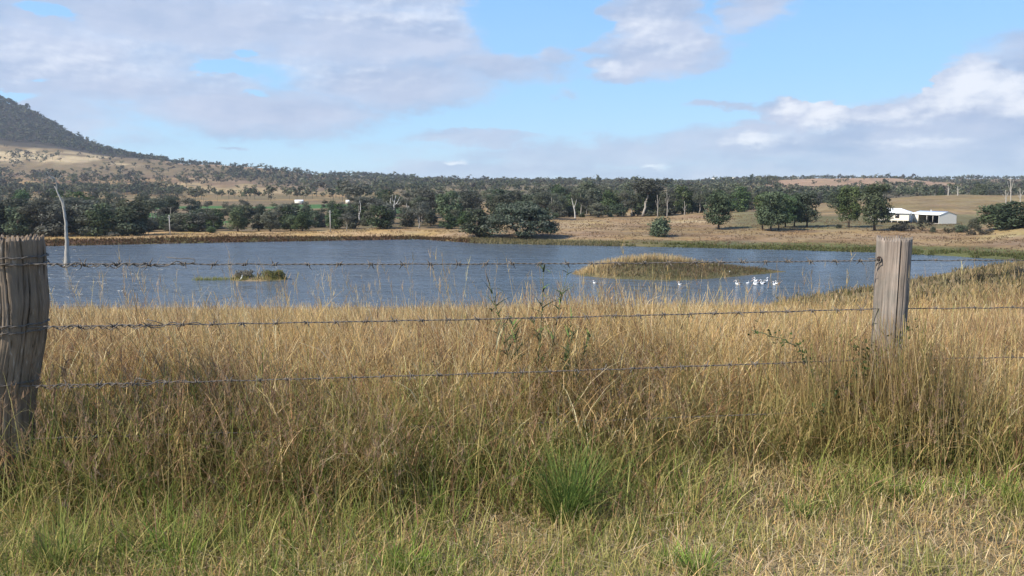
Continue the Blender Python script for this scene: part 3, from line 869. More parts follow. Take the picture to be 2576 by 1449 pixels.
for i, (a_, b_, c_) in enumerate(WIRES):
    A, B, C_ = pt(*a_, YL), pt(*b_, YR), pt(*c_, YE)
    C_ = B + (C_ - B) * 3
    A0 = pt(a_[0] - 420, a_[1] + 6, YL - .15)
    mb = MB()
    for ph in (0, math.pi):
        twist(mb, A, B, .0022, .0021, .07, ph, .4)
        twist(mb, B, C_, .0021, .0019, .08, ph, .4)
        twist(mb, A0, A, .0021, .0019, .08, ph, .4)
    # tie-off tail wound round the strand
    if i < 3:
        E = A + (B - A) * (.148 if i == 0 else .16)
        twist(mb, A, E, .0085, .0026, .115, .7, 1.3)
        twist(mb, A, A + (B - A) * .11, .007, .0027, .05, 2.2, 1.0)
        if i == 0:
            q_ = E + Vector((0, -.01, 0))
            mb.loft([q_, q_ + Vector((.012, 0, .010)), q_ + Vector((.010, 0, .022)), q_ + Vector((-.02, 0, .027)), q_ + Vector((-.06, -.01, .026)), q_ + Vector((-.125, -.01, .033))], [.0022] * 6, 6)
        else:
            q_ = A + (B - A) * .12
            mb.loft([q_, q_ + Vector((-.03, -.02, .018)), q_ + Vector((-.07, -.03, .030))], [.0022] * 3, 6)
    for k in range(len(mb.V)): mb.V[k] = mb.V[k] - FO
    w = add('wire', mb.mesh('wire', M_WIRE, smooth=True), fence); w['label'] = names[i]
    s_ = .035
    while s_ < 1.0:
        p = A + (B - A) * s_ + Vector((0, 0, -.010 * math.sin(math.pi * s_)))
        if not (i == 3 and s_ > .45):
            bo = add('barb', barbs[random.randrange(4)], w); bo.location = p - Vector(FO); bo.rotation_euler = (random.uniform(0, 6.28), 0, math.atan2((B-A).y, (B-A).x))
            bo.scale = (1.6,) * 3
        s_ += random.uniform(.031, .037)
    for k in range(6):
        p = B + (C_ - B) * (.08 + .16 * k) / 3
        bo = add('barb', barbs[k % 4], w); bo.location = p - Vector(FO); bo.rotation_euler = (random.uniform(0, 6.28), 0, .3)
# wraps round the left post
def wrap(v, tilt, r_off=.006):
    mb = MB(); P_ = []
    cx = PL.x + np.interp(v, [600, 760, 850, 930, 1000, 1150], [0, 0, -14, -34, -50, -60]) * pxl * 1.05
    zc_ = pt(60, v, 3.85).z
    for k in range(61):
        a = 2 * math.pi * k / 60 + .2
        P_.append(Vector((cx + math.cos(a) * (.149 + r_off), 4.0 + math.sin(a) * (.149 + r_off), zc_ + tilt * math.cos(a) + .0025 * math.sin(9 * a))) - Vector(FO))
    for s in (0, 1):
        Q = [p + Vector((0, .0, .0035 * math.sin(k * 1.1 + s * math.pi))) + (p - Vector((cx, 4.0, zc_)) + Vector(FO)).normalized() * .003 * math.cos(k * 1.1 + s * math.pi) for k, p in enumerate(P_)]
        mb.loft(Q, [.0023] * 61, 6)
    o = add('wire_wrap', mb.mesh('wire_wrap', M_WIRE, smooth=True), postL)
    o.location = -postL.location
for v, tl in ((652, .004), (666, -.006), (824, .002), (842, .003), (972, -.003)): wrap(v, tl)
# staple wire through the right post
mb = MB()
mb.loft([hl + Vector((-.06, -.012, -.002)), hl + Vector((-.03, -.010, .0)), hl + Vector((0, -.006, -.002)), hl + Vector((.004, .03, -.004))], [.003] * 4, 6)
mb.loft([hl + Vector((.01, -.008, .006)), hl + Vector((.008, -.018, -.014)), hl + Vector((-.010, -.015, -.024)), hl + Vector((-.014, -.010, -.042))], [.0028] * 4, 6)
q = add('wire_loop', mb.mesh('wire_loop', M_WIRE, smooth=True), postR)

# ------------------------------------------------------------------ weeds on the fence
def leafy(name, u, v_base, Y, Hh, nstem, seed, label, cat, spread=.18, leafL=(.07, .16), lw=.012, cols=((.075,.105,.05),(.11,.15,.05),(.06,.085,.05)), topbright=True, nl=24):
    r_ = np.random.default_rng(seed)
    p = pt(u, v_base, Y); gz = float(height(p.x, Y))
    root = empty(name, (p.x, Y, gz)); tag(root, label, cat)
    acc = Acc(); sm = MB()
    for s_ in range(nstem):
        a = r_.uniform(0, 6.28); l_ = r_.uniform(.0, .28); hh = Hh * r_.uniform(.72, 1.0)
        P_ = []
        for k in range(9):
            t = k / 8; P_.append(Vector((math.cos(a) * spread * t ** 1.3 * (1 + l_) + .01 * math.sin(5 * t + s_), math.sin(a) * spread * .6 * t, hh * t)))
        sm.loft(P_, [.005 * (1 - .7 * k / 8) for k in range(9)], 6)
        t = r_.uniform(.35, 1.0, nl) ** .8
        B = np.array([[np.interp(q, np.linspace(0, 1, 9), [w[c] for w in P_]) for c in range(3)] for q in t])
        c_ = np.array(cols)[r_.integers(0, len(cols), nl)]
        if topbright: c_ = np.where((r_.uniform(0, 1, nl) < .12)[:, None], np.array((.22, .32, .09)), c_)
        acc.blades(B, r_.uniform(0, 6.28, nl), r_.uniform(.5, 1.2, nl), r_.uniform(*leafL, nl), np.full(nl, lw) * r_.uniform(.7, 1.2, nl), r_.uniform(.1, 1.3, nl), 4, c_, c_, tip=.1)
    add('stem', sm.mesh('stem', M_STEM, smooth=True), root)
    acc.obj('leaves', M_GRASS, root)
    return root
M_STEM = simple('green_stem', (.12, .13, .06), .7)
leafy('leafy_weed', 1345, 900, 4.9, 1.22, 5, 3, 'dark narrow-leaved weed rising above the dry grass in front of the lake', 'weed', .24, (.08, .15), .0115, ((.065,.085,.05),(.09,.12,.055),(.05,.065,.04)), nl=36)
leafy('leafy_weed', 1405, 950, 4.8, .92, 4, 5, 'shorter narrow-leaved weed just below and right of the taller dark weed', 'weed', .2, (.07, .13), .010, nl=32)
# creeping vine around the right post
def vine(label, pts, seed, nl=90, size=.03):
    r_ = np.random.default_rng(seed)
    P_ = [pt(*q) for q in pts]
    base = P_[0].copy()
    root = empty('creeping_vine', base); tag(root, label, 'vine')
    fine_ = []
    for i in range(len(P_) - 1):
        for k in range(6):
            t = k / 6; q = P_[i].lerp(P_[i+1], t) - base
            fine_.append(q + Vector((r_.normal(0, .008), r_.normal(0, .01), r_.normal(0, .008))))
    sm = MB(); sm.loft(fine_, [.003] * len(fine_), 6); add('stem', sm.mesh('stem', M_STEM, smooth=True), root)
    acc = Acc(); B = np.array([list(fine_[i]) for i in r_.integers(0, len(fine_), nl)]) + r_.normal(0, .03, (nl, 3))
    c_ = np.array([(.05,.085,.03),(.08,.12,.04),(.06,.07,.035),(.12,.15,.06)])[r_.integers(0, 4, nl)]
    acc.blades(B, r_.uniform(0, 6.28, nl), r_.uniform(.2, 1.5, nl), r_.uniform(.6, 1.2, nl) * size, r_.uniform(.6, 1.0, nl) * size, r_.uniform(-.5, .8, nl), 2, c_, c_, tip=.3)
    acc.obj('leaves', M_GRASS, root)
vine('dark green creeper dangling over the third wire, left of the sun-bleached post', [(1890, 832, 4.66), (1960, 850, 4.66), (2010, 876, 4.66), (2025, 905, 4.68), (2060, 950, 4.66)], 1, 80, .022)
vine('leafy creeper climbing the lower part of the sun-bleached post', [(2215, 1060, 4.66), (2235, 985, 4.70), (2222, 915, 4.72), (2250, 860, 4.72), (2300, 815, 4.74)], 2, 110, .022)
vine('tangled creeper in the grass between the second wire and the sun-bleached post', [(2060, 1040, 4.55), (2100, 985, 4.6), (2150, 940, 4.6), (2185, 890, 4.65), (2130, 860, 4.65)], 4, 190, .024)
vine('low creeper among the brown grass right of the sun-bleached post', [(2420, 1180, 4.4), (2400, 1080, 4.5), (2360, 980, 4.6), (2330, 880, 4.7)], 6, 130, .022)

# ------------------------------------------------------------------ trees
def crown(name, lobes, n, leaf, seed, pal, jit=.6, squash=.5, shell=.55, mat=None):
    """leaf-sized faces spread through lobes [(centre, radii)]"""
    r_ = np.random.default_rng(seed)
    C_ = np.array([l[0] for l in lobes], float); RR = np.array([l[1] for l in lobes], float)
    wt = (RR[:, 0] * RR[:, 2]) ** 1.0; wt /= wt.sum()
    li = r_.choice(len(lobes), n, p=wt)
    d = r_.normal(0, 1, (n, 3)); d /= np.linalg.norm(d, axis=1)[:, None]
    rad = r_.uniform(shell, 1.0, n) ** .6
    rad *= 1 + .18 * np.sin(d[:, 0] * 7 + li) * np.sin(d[:, 1] * 6 + 2 * li) + r_.normal(0, .06, n)
    P_ = C_[li] + d * RR[li] * rad[:, None]
    nr = d / RR[li]; nr /= np.linalg.norm(nr, axis=1)[:, None]
    nr = nr + r_.normal(0, jit, (n, 3)) + np.array([0, 0, .25]); nr /= np.linalg.norm(nr, axis=1)[:, None]
    t1 = np.cross(nr, r_.normal(0, 1, (n, 3))); t1 /= np.linalg.norm(t1, axis=1)[:, None]
    t2 = np.cross(nr, t1)
    s1 = leaf * r_.uniform(.6, 1.3, n)[:, None]; s2 = s1 * r_.uniform(.35, .75, n)[:, None]
    V = np.stack([P_ - t1 * s1, P_ + t2 * s2 * .8, P_ + t1 * s1, P_ - t2 * s2], 1).reshape(-1, 3)
    pal = np.array(pal); lc = r_.integers(0, len(pal), len(lobes))
    c = pal[lc[li]] * r_.uniform(.72, 1.3, (n, 1))
    c = np.where((r_.uniform(0, 1, n) < .3)[:, None], pal[r_.integers(0, len(pal), n)], c)
    return mesh_np(name, V, np.arange(4 * n).reshape(-1, 4), mat or M_LEAF, np.repeat(c, 4, axis=0))

GUM = [(.095,.105,.062),(.115,.122,.070),(.080,.090,.058),(.13,.13,.080)]
DARKG = [(.066,.100,.038),(.085,.125,.045),(.055,.084,.033),(.105,.145,.055)]
FIG = [(.075,.100,.052),(.095,.122,.064),(.065,.088,.046),(.13,.145,.095)]
SILV = [(.10,.11,.075),(.075,.09,.055),(.125,.13,.09)]

def branches(mb, r_, base, top, r0, n, spread, K=7, lo=.45):
    """trunk with limbs; returns limb ends"""
    n_ = 7; P_ = []
    b = Vector(base); t_ = Vector(top)
    for k in range(n_):
        t = k / (n_ - 1)
        P_.append(b.lerp(t_, t) + Vector((r_.normal(0, .018), r_.normal(0, .018), 0)) * (t_ - b).length * (t > 0))
    mb.loft(P_, [r0 * (1.25 if k == 0 else 1 - .75 * k / (n_ - 1)) for k in range(n_)], K)
    ends = [P_[-1]]
    for i in range(n):
        t = r_.uniform(lo, .95); k = min(int(t * (n_ - 1)), n_ - 2); s0 = P_[k].lerp(P_[k+1], t * (n_ - 1) - k)
        a = i / n * 6.28 + r_.normal(0, .4); ln = spread * r_.uniform(.7, 1.1)
        e = s0 + Vector((math.cos(a) * ln, math.sin(a) * ln, ln * r_.uniform(.5, 1.1)))
        m1 = s0.lerp(e, .5) + Vector((0, 0, -.08 * ln))
        rr = r0 * (1 - .75 * t) * .65
        mb.loft([s0, m1, e], [rr, rr * .7, rr * .3], 5); ends.append(e)
    return ends

TREES = {}
WID = {}
def proto(kind, var, build):
    tr, cr, H = build(var)
    n_ = len(cr.vertices); co = np.empty(n_ * 3, np.float32); cr.vertices.foreach_get('co', co); co = co.reshape(-1, 3)
    H = float(np.percentile(co[:, 2], 99.7)); WID.setdefault(kind, []).append(float(np.percentile(co[:, 0], 98.5) - np.percentile(co[:, 0], 1.5) + np.percentile(co[:, 1], 98.5) - np.percentile(co[:, 1], 1.5)) / 2)
    TREES.setdefault(kind, []).append((tr, cr, H))
def b_gum(v):            # tall open eucalypt, unit = metres, ~14 m
    r_ = np.random.default_rng(100 + v); H = 14; mb = MB()
    ends = branches(mb, r_, (0, 0, 0), (r_.normal(0, .7), r_.normal(0, .7), H * .78), .28, 7, 2.6, lo=.42)
    lob = []
    for e in ends:
        for q in range(3):
            c = e + Vector((r_.normal(0, .9), r_.normal(0, .9), r_.normal(.5, .7)))
            s = r_.uniform(.8, 1.7); lob.append((tuple(c), (s * 1.25, s * 1.25, s * .8)))
    return (mb.mesh('trunk', M_BARK, smooth=True), crown('crown', lob, 2000, .32, 200 + v, GUM, shell=.3), H + 1)
def b_dense(v):          # rounded dense tree, foliage almost to the ground, ~10 m
    r_ = np.random.default_rng(300 + v); H = 10; mb = MB()
    branches(mb, r_, (0, 0, 0), (0, 0, H * .7), .3, 5, 2.0, lo=.2)
    lob = []
    for i in range(26):
        a = r_.uniform(0, 6.28); t = r_.uniform(0, 1); rr = r_.uniform(.3, 1) * 3.0 * math.sin(math.pi * (.18 + .72 * t)) ** .7
        s = r_.uniform(1.0, 1.9); lob.append(((math.cos(a) * rr, math.sin(a) * rr, 1.3 + t * (H - 2.8)), (s * 1.1, s * 1.1, s * .9)))
    return (mb.mesh('trunk', M_DARKBARK, smooth=True), crown('crown', lob, 2600, .34, 400 + v, DARKG if v % 2 else GUM, shell=.45), H)
def b_shade(v):          # clean trunk, tall oval crown, ~12 m
    r_ = np.random.default_rng(500 + v); H = 12; mb = MB()
    branches(mb, r_, (0, 0, 0), (r_.normal(0, .2), 0, H * .75), .26, 6, 1.9, lo=.25)
    lob = []
    for i in range(54):
        a = r_.uniform(0, 6.28); t = r_.uniform(0, 1)
        rr = r_.uniform(.35, 1) * 3.1 * (math.sin(math.pi * min(1, .16 + .76 * t)) ** .5)
        s = r_.uniform(1.0, 1.6); lob.append(((math.cos(a) * rr, math.sin(a) * rr, 2.3 + t * (H - 3.7)), (s, s, s * .8)))
    return (mb.mesh('trunk', M_DARKBARK, smooth=True), crown('crown', lob, 5200, .28, 600 + v, DARKG, shell=.55), H)
def b_fig(v):            # wide spreading dome down to the grass, 16 m wide 9.5 m high
    r_ = np.random.default_rng(700 + v); mb = MB(); Wd, H = (8.0, 10.0)
    for q in range(5): branches(mb, r_, (r_.normal(0, .5), r_.normal(0, .5), 0), (r_.uniform(-4, 4), r_.uniform(-3, 3), H * .55), .32, 5, 2.6, lo=.3)
    lob = []
    for i in range(150):
        a = r_.uniform(0, 6.28); el_ = r_.uniform(.0, 1) ** .8 * 1.5; rr = r_.uniform(.75, 1)
        s = r_.uniform(.75, 1.5)
        lob.append(((math.cos(a) * math.cos(el_) * (Wd - 1) * rr, math.sin(a) * math.cos(el_) * (Wd - 2) * rr, 1.0 + math.sin(el_) * (H - 2.2) * rr), (s * 1.5, s * 1.35, s * .62)))
    return (mb.mesh('trunk', M_DARKBARK, smooth=True), crown('crown', lob, 15000, .27, 800 + v, FIG, jit=.45, shell=.6), H)
def b_bush(v):           # rounded bush, 5 m wide 4.5 m high
    r_ = np.random.default_rng(900 + v); mb = MB()
    branches(mb, r_, (0, 0, 0), (0, 0, 2.6), .12, 5, 1.0, lo=.1)
    lob = []
    for i in range(22):
        a = r_.uniform(0, 6.28); rr = r_.uniform(.1, 1) * 1.75; s = r_.uniform(.7, 1.1)
        lob.append(((math.cos(a) * rr, math.sin(a) * rr, .6 + r_.uniform(0, 1) * 2.9), (s, s, s)))
    return (mb.mesh('trunk', M_DARKBARK), crown('crown', lob, 2600, .20, 1000 + v, DARKG if v % 2 == 0 else GUM, shell=.5), 4.5)
def b_low(v):            # low scrubby shrub, purple-grey
    r_ = np.random.default_rng(1100 + v); mb = MB()
    branches(mb, r_, (0, 0, 0), (0, 0, 1.2), .07, 6, .9, lo=.05)
    lob = [((r_.uniform(-2.6, 2.6), r_.uniform(-1.4, 1.4), r_.uniform(.4, 1.7)), (r_.uniform(.5, .9),) * 3) for _ in range(16)]
    pal = [(.055,.048,.035),(.075,.062,.042),(.05,.055,.03)]
    return (mb.mesh('trunk', M_DARKBARK), crown('crown', lob, 1300, .15, 1200 + v, pal, shell=.4), 2.3)
for v in range(5): proto('gum', v, b_gum)
for v in range(5): proto('dense', v, b_dense)
for v in range(4): proto('shade', v, b_shade)
proto('fig', 0, b_fig)
for v in range(3): proto('bush', v, b_bush)
for v in range(2): proto('low', v, b_low)

def plant(name, kind, var, P_, Hm, label, cat='tree', group=None, wide=1.0, rz=None):
    tr, cr, H = TREES[kind][var % len(TREES[kind])]
    s = Hm / H
    o = empty(name, P_, random.uniform(0, 6.28) if rz is None else rz)
    o.scale = (s * wide, s * wide, s)
    tag(o, label, cat, group)
    add('trunk', tr, o); add('crown', cr, o)
    return o
def htree(name, kind, var, u, vb, vt, label, cat='tree', group=None, width=None, y0=100, Y=None, rz=None):
    P_ = hit(u, vb, y0) if Y is None else Vector(onground(u, Y))
    Y_ = P_.y; Hm = (zv(vt, Y_) - P_.z)
    wd = 1.0
    if width:
        base_w = WID[kind][var % len(WID[kind])]
        Hk = TREES[kind][var % len(TREES[kind])][2]
        wd = (width / F * Y_) / (base_w * Hm / Hk)
    return plant(name, kind, var, P_, Hm, label, cat, group, wd, rz)

# the big trees at the water's edge
htree('spreading_tree', 'fig', 0, 1310, 597, 508, 'huge spreading dark tree by the far shore, its branches down to the grass', width=158, rz=.4)
htree('spreading_tree', 'dense', 1, 1200, 596, 526, 'dark rounded tree by the far shore, just left of the huge spreading tree', width=78)
G_ = 'shade trees on the slope beside the house'
SH = [(1807,577,478,62,'oval shade tree standing apart, leftmost of the shade trees on the slope',0),
      (1918,578,484,48,'shade tree at the left side of the dense clump in the middle of the slope',1),
      (1938,581,482,60,'broadest shade tree in the clump, in its middle and nearest the lake',2),
      (1959,579,494,42,'low-crowned shade tree in the clump, right of the broadest one',3),
      (1976,572,488,46,'shade tree at the right end of the dense clump, half behind its neighbour',0),
      (1998,571,486,46,'left tree of the touching pair right of the clump',1),
      (2030,572,482,52,'right tree of the touching pair right of the clump',2),
      (2135,572,468,54,'narrow shade tree left of the one that hides the end of the house',3),
      (2200,580,460,68,'tallest shade tree, covering the left end of the white-roofed house',1)]
for i, (u, vb, vt, w_, lb, v_) in enumerate(SH):
    htree('shade_tree', 'shade', v_, u, vb, vt, lb, group=G_, width=w_, rz=i * 1.7)
htree('round_bush', 'bush', 0, 1657, 595, 544, 'round dark bush alone on the brown pasture above the lake', 'bush', width=54)
htree('low_shrub', 'low', 0, 2292, 580, 551, 'low purple-grey shrub between the house and the open shed', 'shrub', width=72, rz=.1)
for u, vb, vt, w_, lb, k_ in [(2110,574,564,16,'tiny round shrub left of the narrow shade tree','bush'), (2347,585,570,15,'small upright shrub, first right of the shed on the lawn edge','bush'),
      (2387,586,571,24,'spreading little shrub, second right of the shed on the lawn edge','low'), (2416,585,564,24,'round green shrub, third right of the shed','bush'),
      (2440,592,574,26,'grey scrubby shrub below the round green shrub','low'), (2452,581,548,30,'dark upright bush at the left of the spreading trees on the right edge','bush'),
      (2478,590,576,40,'low scrub under the spreading trees on the right edge','low')]:
    htree('small_shrub', k_, len(lb), u, vb, vt, lb, 'shrub', 'shrubs on the lawn edge', width=w_)
for u, vb, vt, w_, lb in [(2505,578,512,84,'spreading dark tree at the right edge, left one of the group'), (2552,575,506,86,'spreading dark tree at the right edge, middle one of the group'), (2612,572,510,90,'spreading dark tree cut by the right edge of the photo')]:
    htree('spreading_tree', 'dense', 1 + 2 * (u % 2), u, vb, vt, lb, group='spreading trees on the right edge', width=w_)
htree('round_tree', 'dense', 3, 732, 583, 540, 'small bright green rounded tree in the belt beyond the left shore', width=42, Y=262)
htree('tall_gum_tree', 'gum', 2, 1617, 545, 450, 'tallest broad dark gum tree behind the pasture, above the round bush', width=86, Y=348)
htree('tall_gum_tree', 'gum', 0, 905, 560, 458, 'tall brownish gum tree rising out of the belt beyond the far shore', width=70, Y=300)
htree('tall_gum_tree', 'gum', 3, 1866, 545, 460, 'tall gum tree behind the slope, right of the leftmost shade tree', width=66, Y=372)
htree('tall_gum_tree', 'gum', 4, 205, 588, 497, 'wide bushy gum tree standing behind the dead trunk in the lake', width=110, Y=240)

# the belt of trees beyond the far shore
belts = []
def row(n, u0, u1, Y0, Y1, h0, h1, kinds, seed, group, what, where, wide=(.8, 1.25), gap=None):
    r_ = np.random.default_rng(seed); L_ = []
    us = np.sort(np.linspace(u0, u1, n) + r_.normal(0, (u1 - u0) / n * .45, n))
    for u in us:
        if gap and any(a < u < b for a, b in gap): continue
        Y = r_.uniform(Y0, Y1); k_ = kinds[r_.integers(0, len(kinds))]
        L_.append((u, Y, k_, r_.uniform(h0, h1) * (np.interp(u, [230, 480, 520, 850, 950], [.85, .75, .5, .5, .9]) if seed in (3, 4, 8) else float(np.interp(u, [1700, 1850], [1, .62])) if seed == 7 else 1), r_.uniform(*wide)))
    ORD = ['first','second','third','fourth','fifth','sixth','seventh','eighth','ninth','tenth','eleventh','twelfth','thirteenth','fourteenth','fifteenth','sixteenth','seventeenth','eighteenth','nineteenth','twentieth']
    TEN = {2: 'twenty', 3: 'thirty', 4: 'forty', 5: 'fifty', 6: 'sixty', 7: 'seventy', 8: 'eighty'}
    def ordn(i):
        i += 1
        if i <= 20: return ORD[i - 1]
        t, o_ = divmod(i, 10)
        return TEN[t] + '-' + ORD[o_ - 1] if o_ else TEN[t].replace('ty', 'tieth')
    for i, (u, Y, k_, h_, w_) in enumerate(L_):
        P_ = Vector(onground(u, Y))
        desc = {'gum': 'open gum tree', 'dense': 'rounded leafy tree', 'bush': 'low bush'}[k_]
        plant({'gum': 'gum_tree', 'dense': 'leafy_tree', 'bush': 'bush'}[k_], k_, int(r_.integers(0, 5)), P_, h_ * (.42 if k_ == 'bush' else 1), f'{desc}, {ordn(i)} from the left in {where}', 'bush' if k_ == 'bush' else 'tree', group, w_)
row(24, -110, 330, 228, 258, 8, 11.5, ['dense', 'dense', 'gum'], 1, 'trees beyond the left shore', '', 'the dark block beyond the left shore', wide=(1.1, 1.6), gap=[(266, 296)])
row(16, 265, 520, 250, 275, 4.0, 6.5, ['dense', 'bush', 'dense', 'bush'], 12, 'low trees beyond the left shore', '', 'the low row beyond the left shore', wide=(1.2, 1.8))
row(34, 500, 1180, 255, 285, 5.0, 8.6, ['dense', 'dense', 'gum'], 2, 'front row of the tree belt', '', 'the front row of the far belt', wide=(1.0, 1.5))
row(44, 300, 1400, 290, 335, 10, 14, ['gum', 'dense', 'gum'], 3, 'middle row of the tree belt', '', 'the middle row of the far belt', wide=(1.0, 1.5))
row(44, -60, 1500, 350, 440, 11, 15, ['gum', 'dense'], 4, 'back row of the tree belt', '', 'the back row of the far belt', wide=(1.0, 1.5))
row(28, 1385, 1860, 338, 372, 8, 13, ['gum', 'gum', 'dense'], 5, 'trees along the top of the pasture', '', 'the line along the top of the pasture')
row(26, 1385, 2060, 336, 366, 4, 6.5, ['bush', 'dense', 'bush'], 6, 'understorey at the top of the pasture', '', 'the low growth at the pasture top', wide=(1.3, 1.9))
row(26, 1400, 2110, 400, 560, 12, 17, ['gum', 'dense'], 7, 'trees behind the pasture', '', 'the wood behind the pasture', wide=(1, 1.4))
row(30, -100, 1900, 520, 640, 8, 12, ['gum', 'dense'], 8, 'trees on the valley floor', '', 'the scattered valley trees', wide=(1, 1.5), gap=[(20, 110), (470, 860)])
row(20, 1880, 2650, 560, 650, 8, 12, ['dense', 'gum'], 9, 'trees behind the brown hill', '', 'the line behind the brown hill')

# far woods: so many small trees that they read as one mass
def mini(seed, n, leaf):
    r_ = np.random.default_rng(seed)
    lob = [((r_.normal(0, .16), r_.normal(0, .16), r_.uniform(.42, .9)), (r_.uniform(.14, .26), r_.uniform(.14, .26), r_.uniform(.10, .17))) for _ in range(6)]
    C_ = np.array([l[0] for l in lob]); RR = np.array([l[1] for l in lob]); li = r_.integers(0, 6, n)
    d = r_.normal(0, 1, (n, 3)); d /= np.linalg.norm(d, axis=1)[:, None]
    P_ = C_[li] + d * RR[li] * r_.uniform(.5, 1.05, (n, 1))
    nr = d + r_.normal(0, .45, (n, 3)) + np.array([0, 0, .25]); nr /= np.linalg.norm(nr, axis=1)[:, None]
    t1 = np.cross(nr, r_.normal(0, 1, (n, 3))); t1 /= np.linalg.norm(t1, axis=1)[:, None]; t2 = np.cross(nr, t1)
    s1 = leaf * r_.uniform(.6, 1.3, n)[:, None]
    V = np.stack([P_ - t1 * s1, P_ - t2 * s1 * .6, P_ + t1 * s1, P_ + t2 * s1 * .6], 1).reshape(-1, 3)
    T = np.array([(-.014,0,0),(.014,0,0),(.010,0,.6),(-.010,0,.6),(0,-.014,0),(0,.014,0),(0,.010,.6),(0,-.010,.6)])
    V = np.concatenate([V, T]); sh = np.repeat(r_.uniform(.75, 1.25, n), 4); isT = np.zeros(len(V)); isT[-8:] = 1
    return V, np.arange(len(V)).reshape(-1, 4), np.concatenate([sh, np.ones(8)]), isT
MINI_N = [mini(20 + i, 64, .085) for i in range(6)]
MINI_F = [mini(40 + i, 30, .125) for i in range(6)]
def wood(name, label, specs, seed, cat='far wood'):
    r_ = np.random.default_rng(seed); acc = Acc(); tot = 0
    for (u0, u1, Y0, Y1, sp, h0, h1, cond) in specs:
        um = (u0 + u1) / 2; wdt = (u1 - u0) / F * (Y0 + Y1) / 2; n = int(wdt * (Y1 - Y0) / sp ** 2)
        Y = np.sqrt(r_.uniform(Y0 ** 2, Y1 ** 2, n)); u = r_.uniform(u0, u1, n)
        x = (u - CU) / F * Y
        if cond is not None:
            k_ = cond(u, Y, x, r_.uniform(0, 1, n)); u, Y = u[k_], Y[k_]
        P_ = onground(u, Y); n = len(P_); tot += n
        hh = r_.uniform(h0, h1, n) * np.exp(r_.normal(-.10, .20, n)); var = r_.integers(0, 6, n)
        pal = np.array(GUM + [(.050,.062,.036),(.10,.095,.065),(.075,.065,.048)])
        pc = pal[r_.integers(0, len(pal), n)] * r_.uniform(.75, 1.3, (n, 1))
        MN = MINI_N if Y0 < 1150 else MINI_F
        for k in range(6):
            s = np.nonzero(var == k)[0]; V0, F0, sh, isT = MN[k]; m_ = len(s)
            if m_ == 0: continue
            a = r_.uniform(0, 6.28, m_); ca, sa = np.cos(a)[:, None], np.sin(a)[:, None]; w = (hh[s] * r_.uniform(.9, 1.5, m_))[:, None]
            X = (V0[None, :, 0] * ca - V0[None, :, 1] * sa) * w + P_[s, 0:1]; Yy = (V0[None, :, 0] * sa + V0[None, :, 1] * ca) * w + P_[s, 1:2]; Z = V0[None, :, 2] * hh[s][:, None] + P_[s, 2:3]
            V = np.stack([X, Yy, Z], -1).reshape(-1, 3)
            c = pc[s][:, None, :] * sh[None, :, None]
            c = np.where(isT[None, :, None] > 0, np.array((.20, .18, .15)), c).reshape(-1, 3)
            Fc = (F0[None] + (np.arange(m_) * len(V0))[:, None, None]).reshape(-1, 4)
            acc.add(V, Fc, c)
    o = acc.obj(name, M_FAR); tag(o, label, cat, kind='stuff'); print(name, tot, acc.n)
clump = lambda sc, th, seed: (lambda u, Y, x, r: (fbm(x / sc, Y / sc, seed) + (r - .5) * .12 > th))
wood('valley_woods', 'grey-green woods scattered across the valley floor', [
    (850, 2700, 660, 1130, 15, 8, 12, clump(60, .47, 1)),
    (-200, 460, 900, 1060, 8.5, 8, 13, None),
    (440, 900, 660, 1000, 34, 8, 14, None),
    (-200, 900, 640, 900, 36, 8, 13, clump(50, .45, 2)),
    (1750, 2700, 760, 1050, 13, 7, 11, clump(40, .40, 4)),
    (600, 1000, 1000, 1120, 24, 8, 13, clump(30, .5, 5)),
], 11, 'woods')
wood('hill_woods', 'dark woods covering the low hills along the skyline', [
    (820, 1960, 1130, 1700, 16, 8, 14, lambda u, Y, x, r: (fbm(x / 70, Y / 70, 7) + (r - .5) * .15 > .42) & ~((u < 940) & (Y < 1420) & (r < .9))),
    (700, 1960, 1700, 2330, 16, 7, 12, lambda u, Y, x, r: ((u > 850 - (Y - 1700) * .05) | (r < .08)) & (fbm(x / 80, Y / 80, 17) > .40)),
    (560, 860, 1480, 1760, 13, 8, 13, clump(60, .36, 8)),
    (1950, 2700, 1600, 2320, 17, 6, 10, clump(70, .42, 9)),
    (2420, 2800, 1120, 1560, 15, 9, 13, clump(60, .4, 10)),
    (1930, 2440, 1120, 1500, 55, 7, 11, clump(60, .5, 11)),
    (1790, 2620, 2255, 2340, 19, 6, 11, None),
    (850, 1800, 2255, 2340, 19, 8, 15, None),
], 12, 'woods')
wood('mountain_forest', 'dark forest covering the steep flank of the hill at the left', [
    (-420, 420, 1800, 2400, 10.5, 9, 15, lambda u, Y, x, r: (Y > 1840 + 60 * (fbm(x / 60, Y / 90, 3) - .5) + np.clip(u - 250, 0, 400) * .6)),
    (280, 560, 1950, 2330, 17, 6, 11, clump(80, .46, 13)),
], 13, 'forest')
wood('hillside_trees', 'sparse trees dotted over the pale grassy hillside at the left', [
    (-300, 900, 1130, 1820, 22, 8, 14, clump(60, .46, 14)),
    (-300, 420, 1130, 1350, 20, 8, 13, clump(50, .52, 15)),
    (400, 860, 2240, 2330, 48, 8, 15, None),
    (420, 900, 1040, 1400, 60, 8, 12, None),
], 14, 'trees')

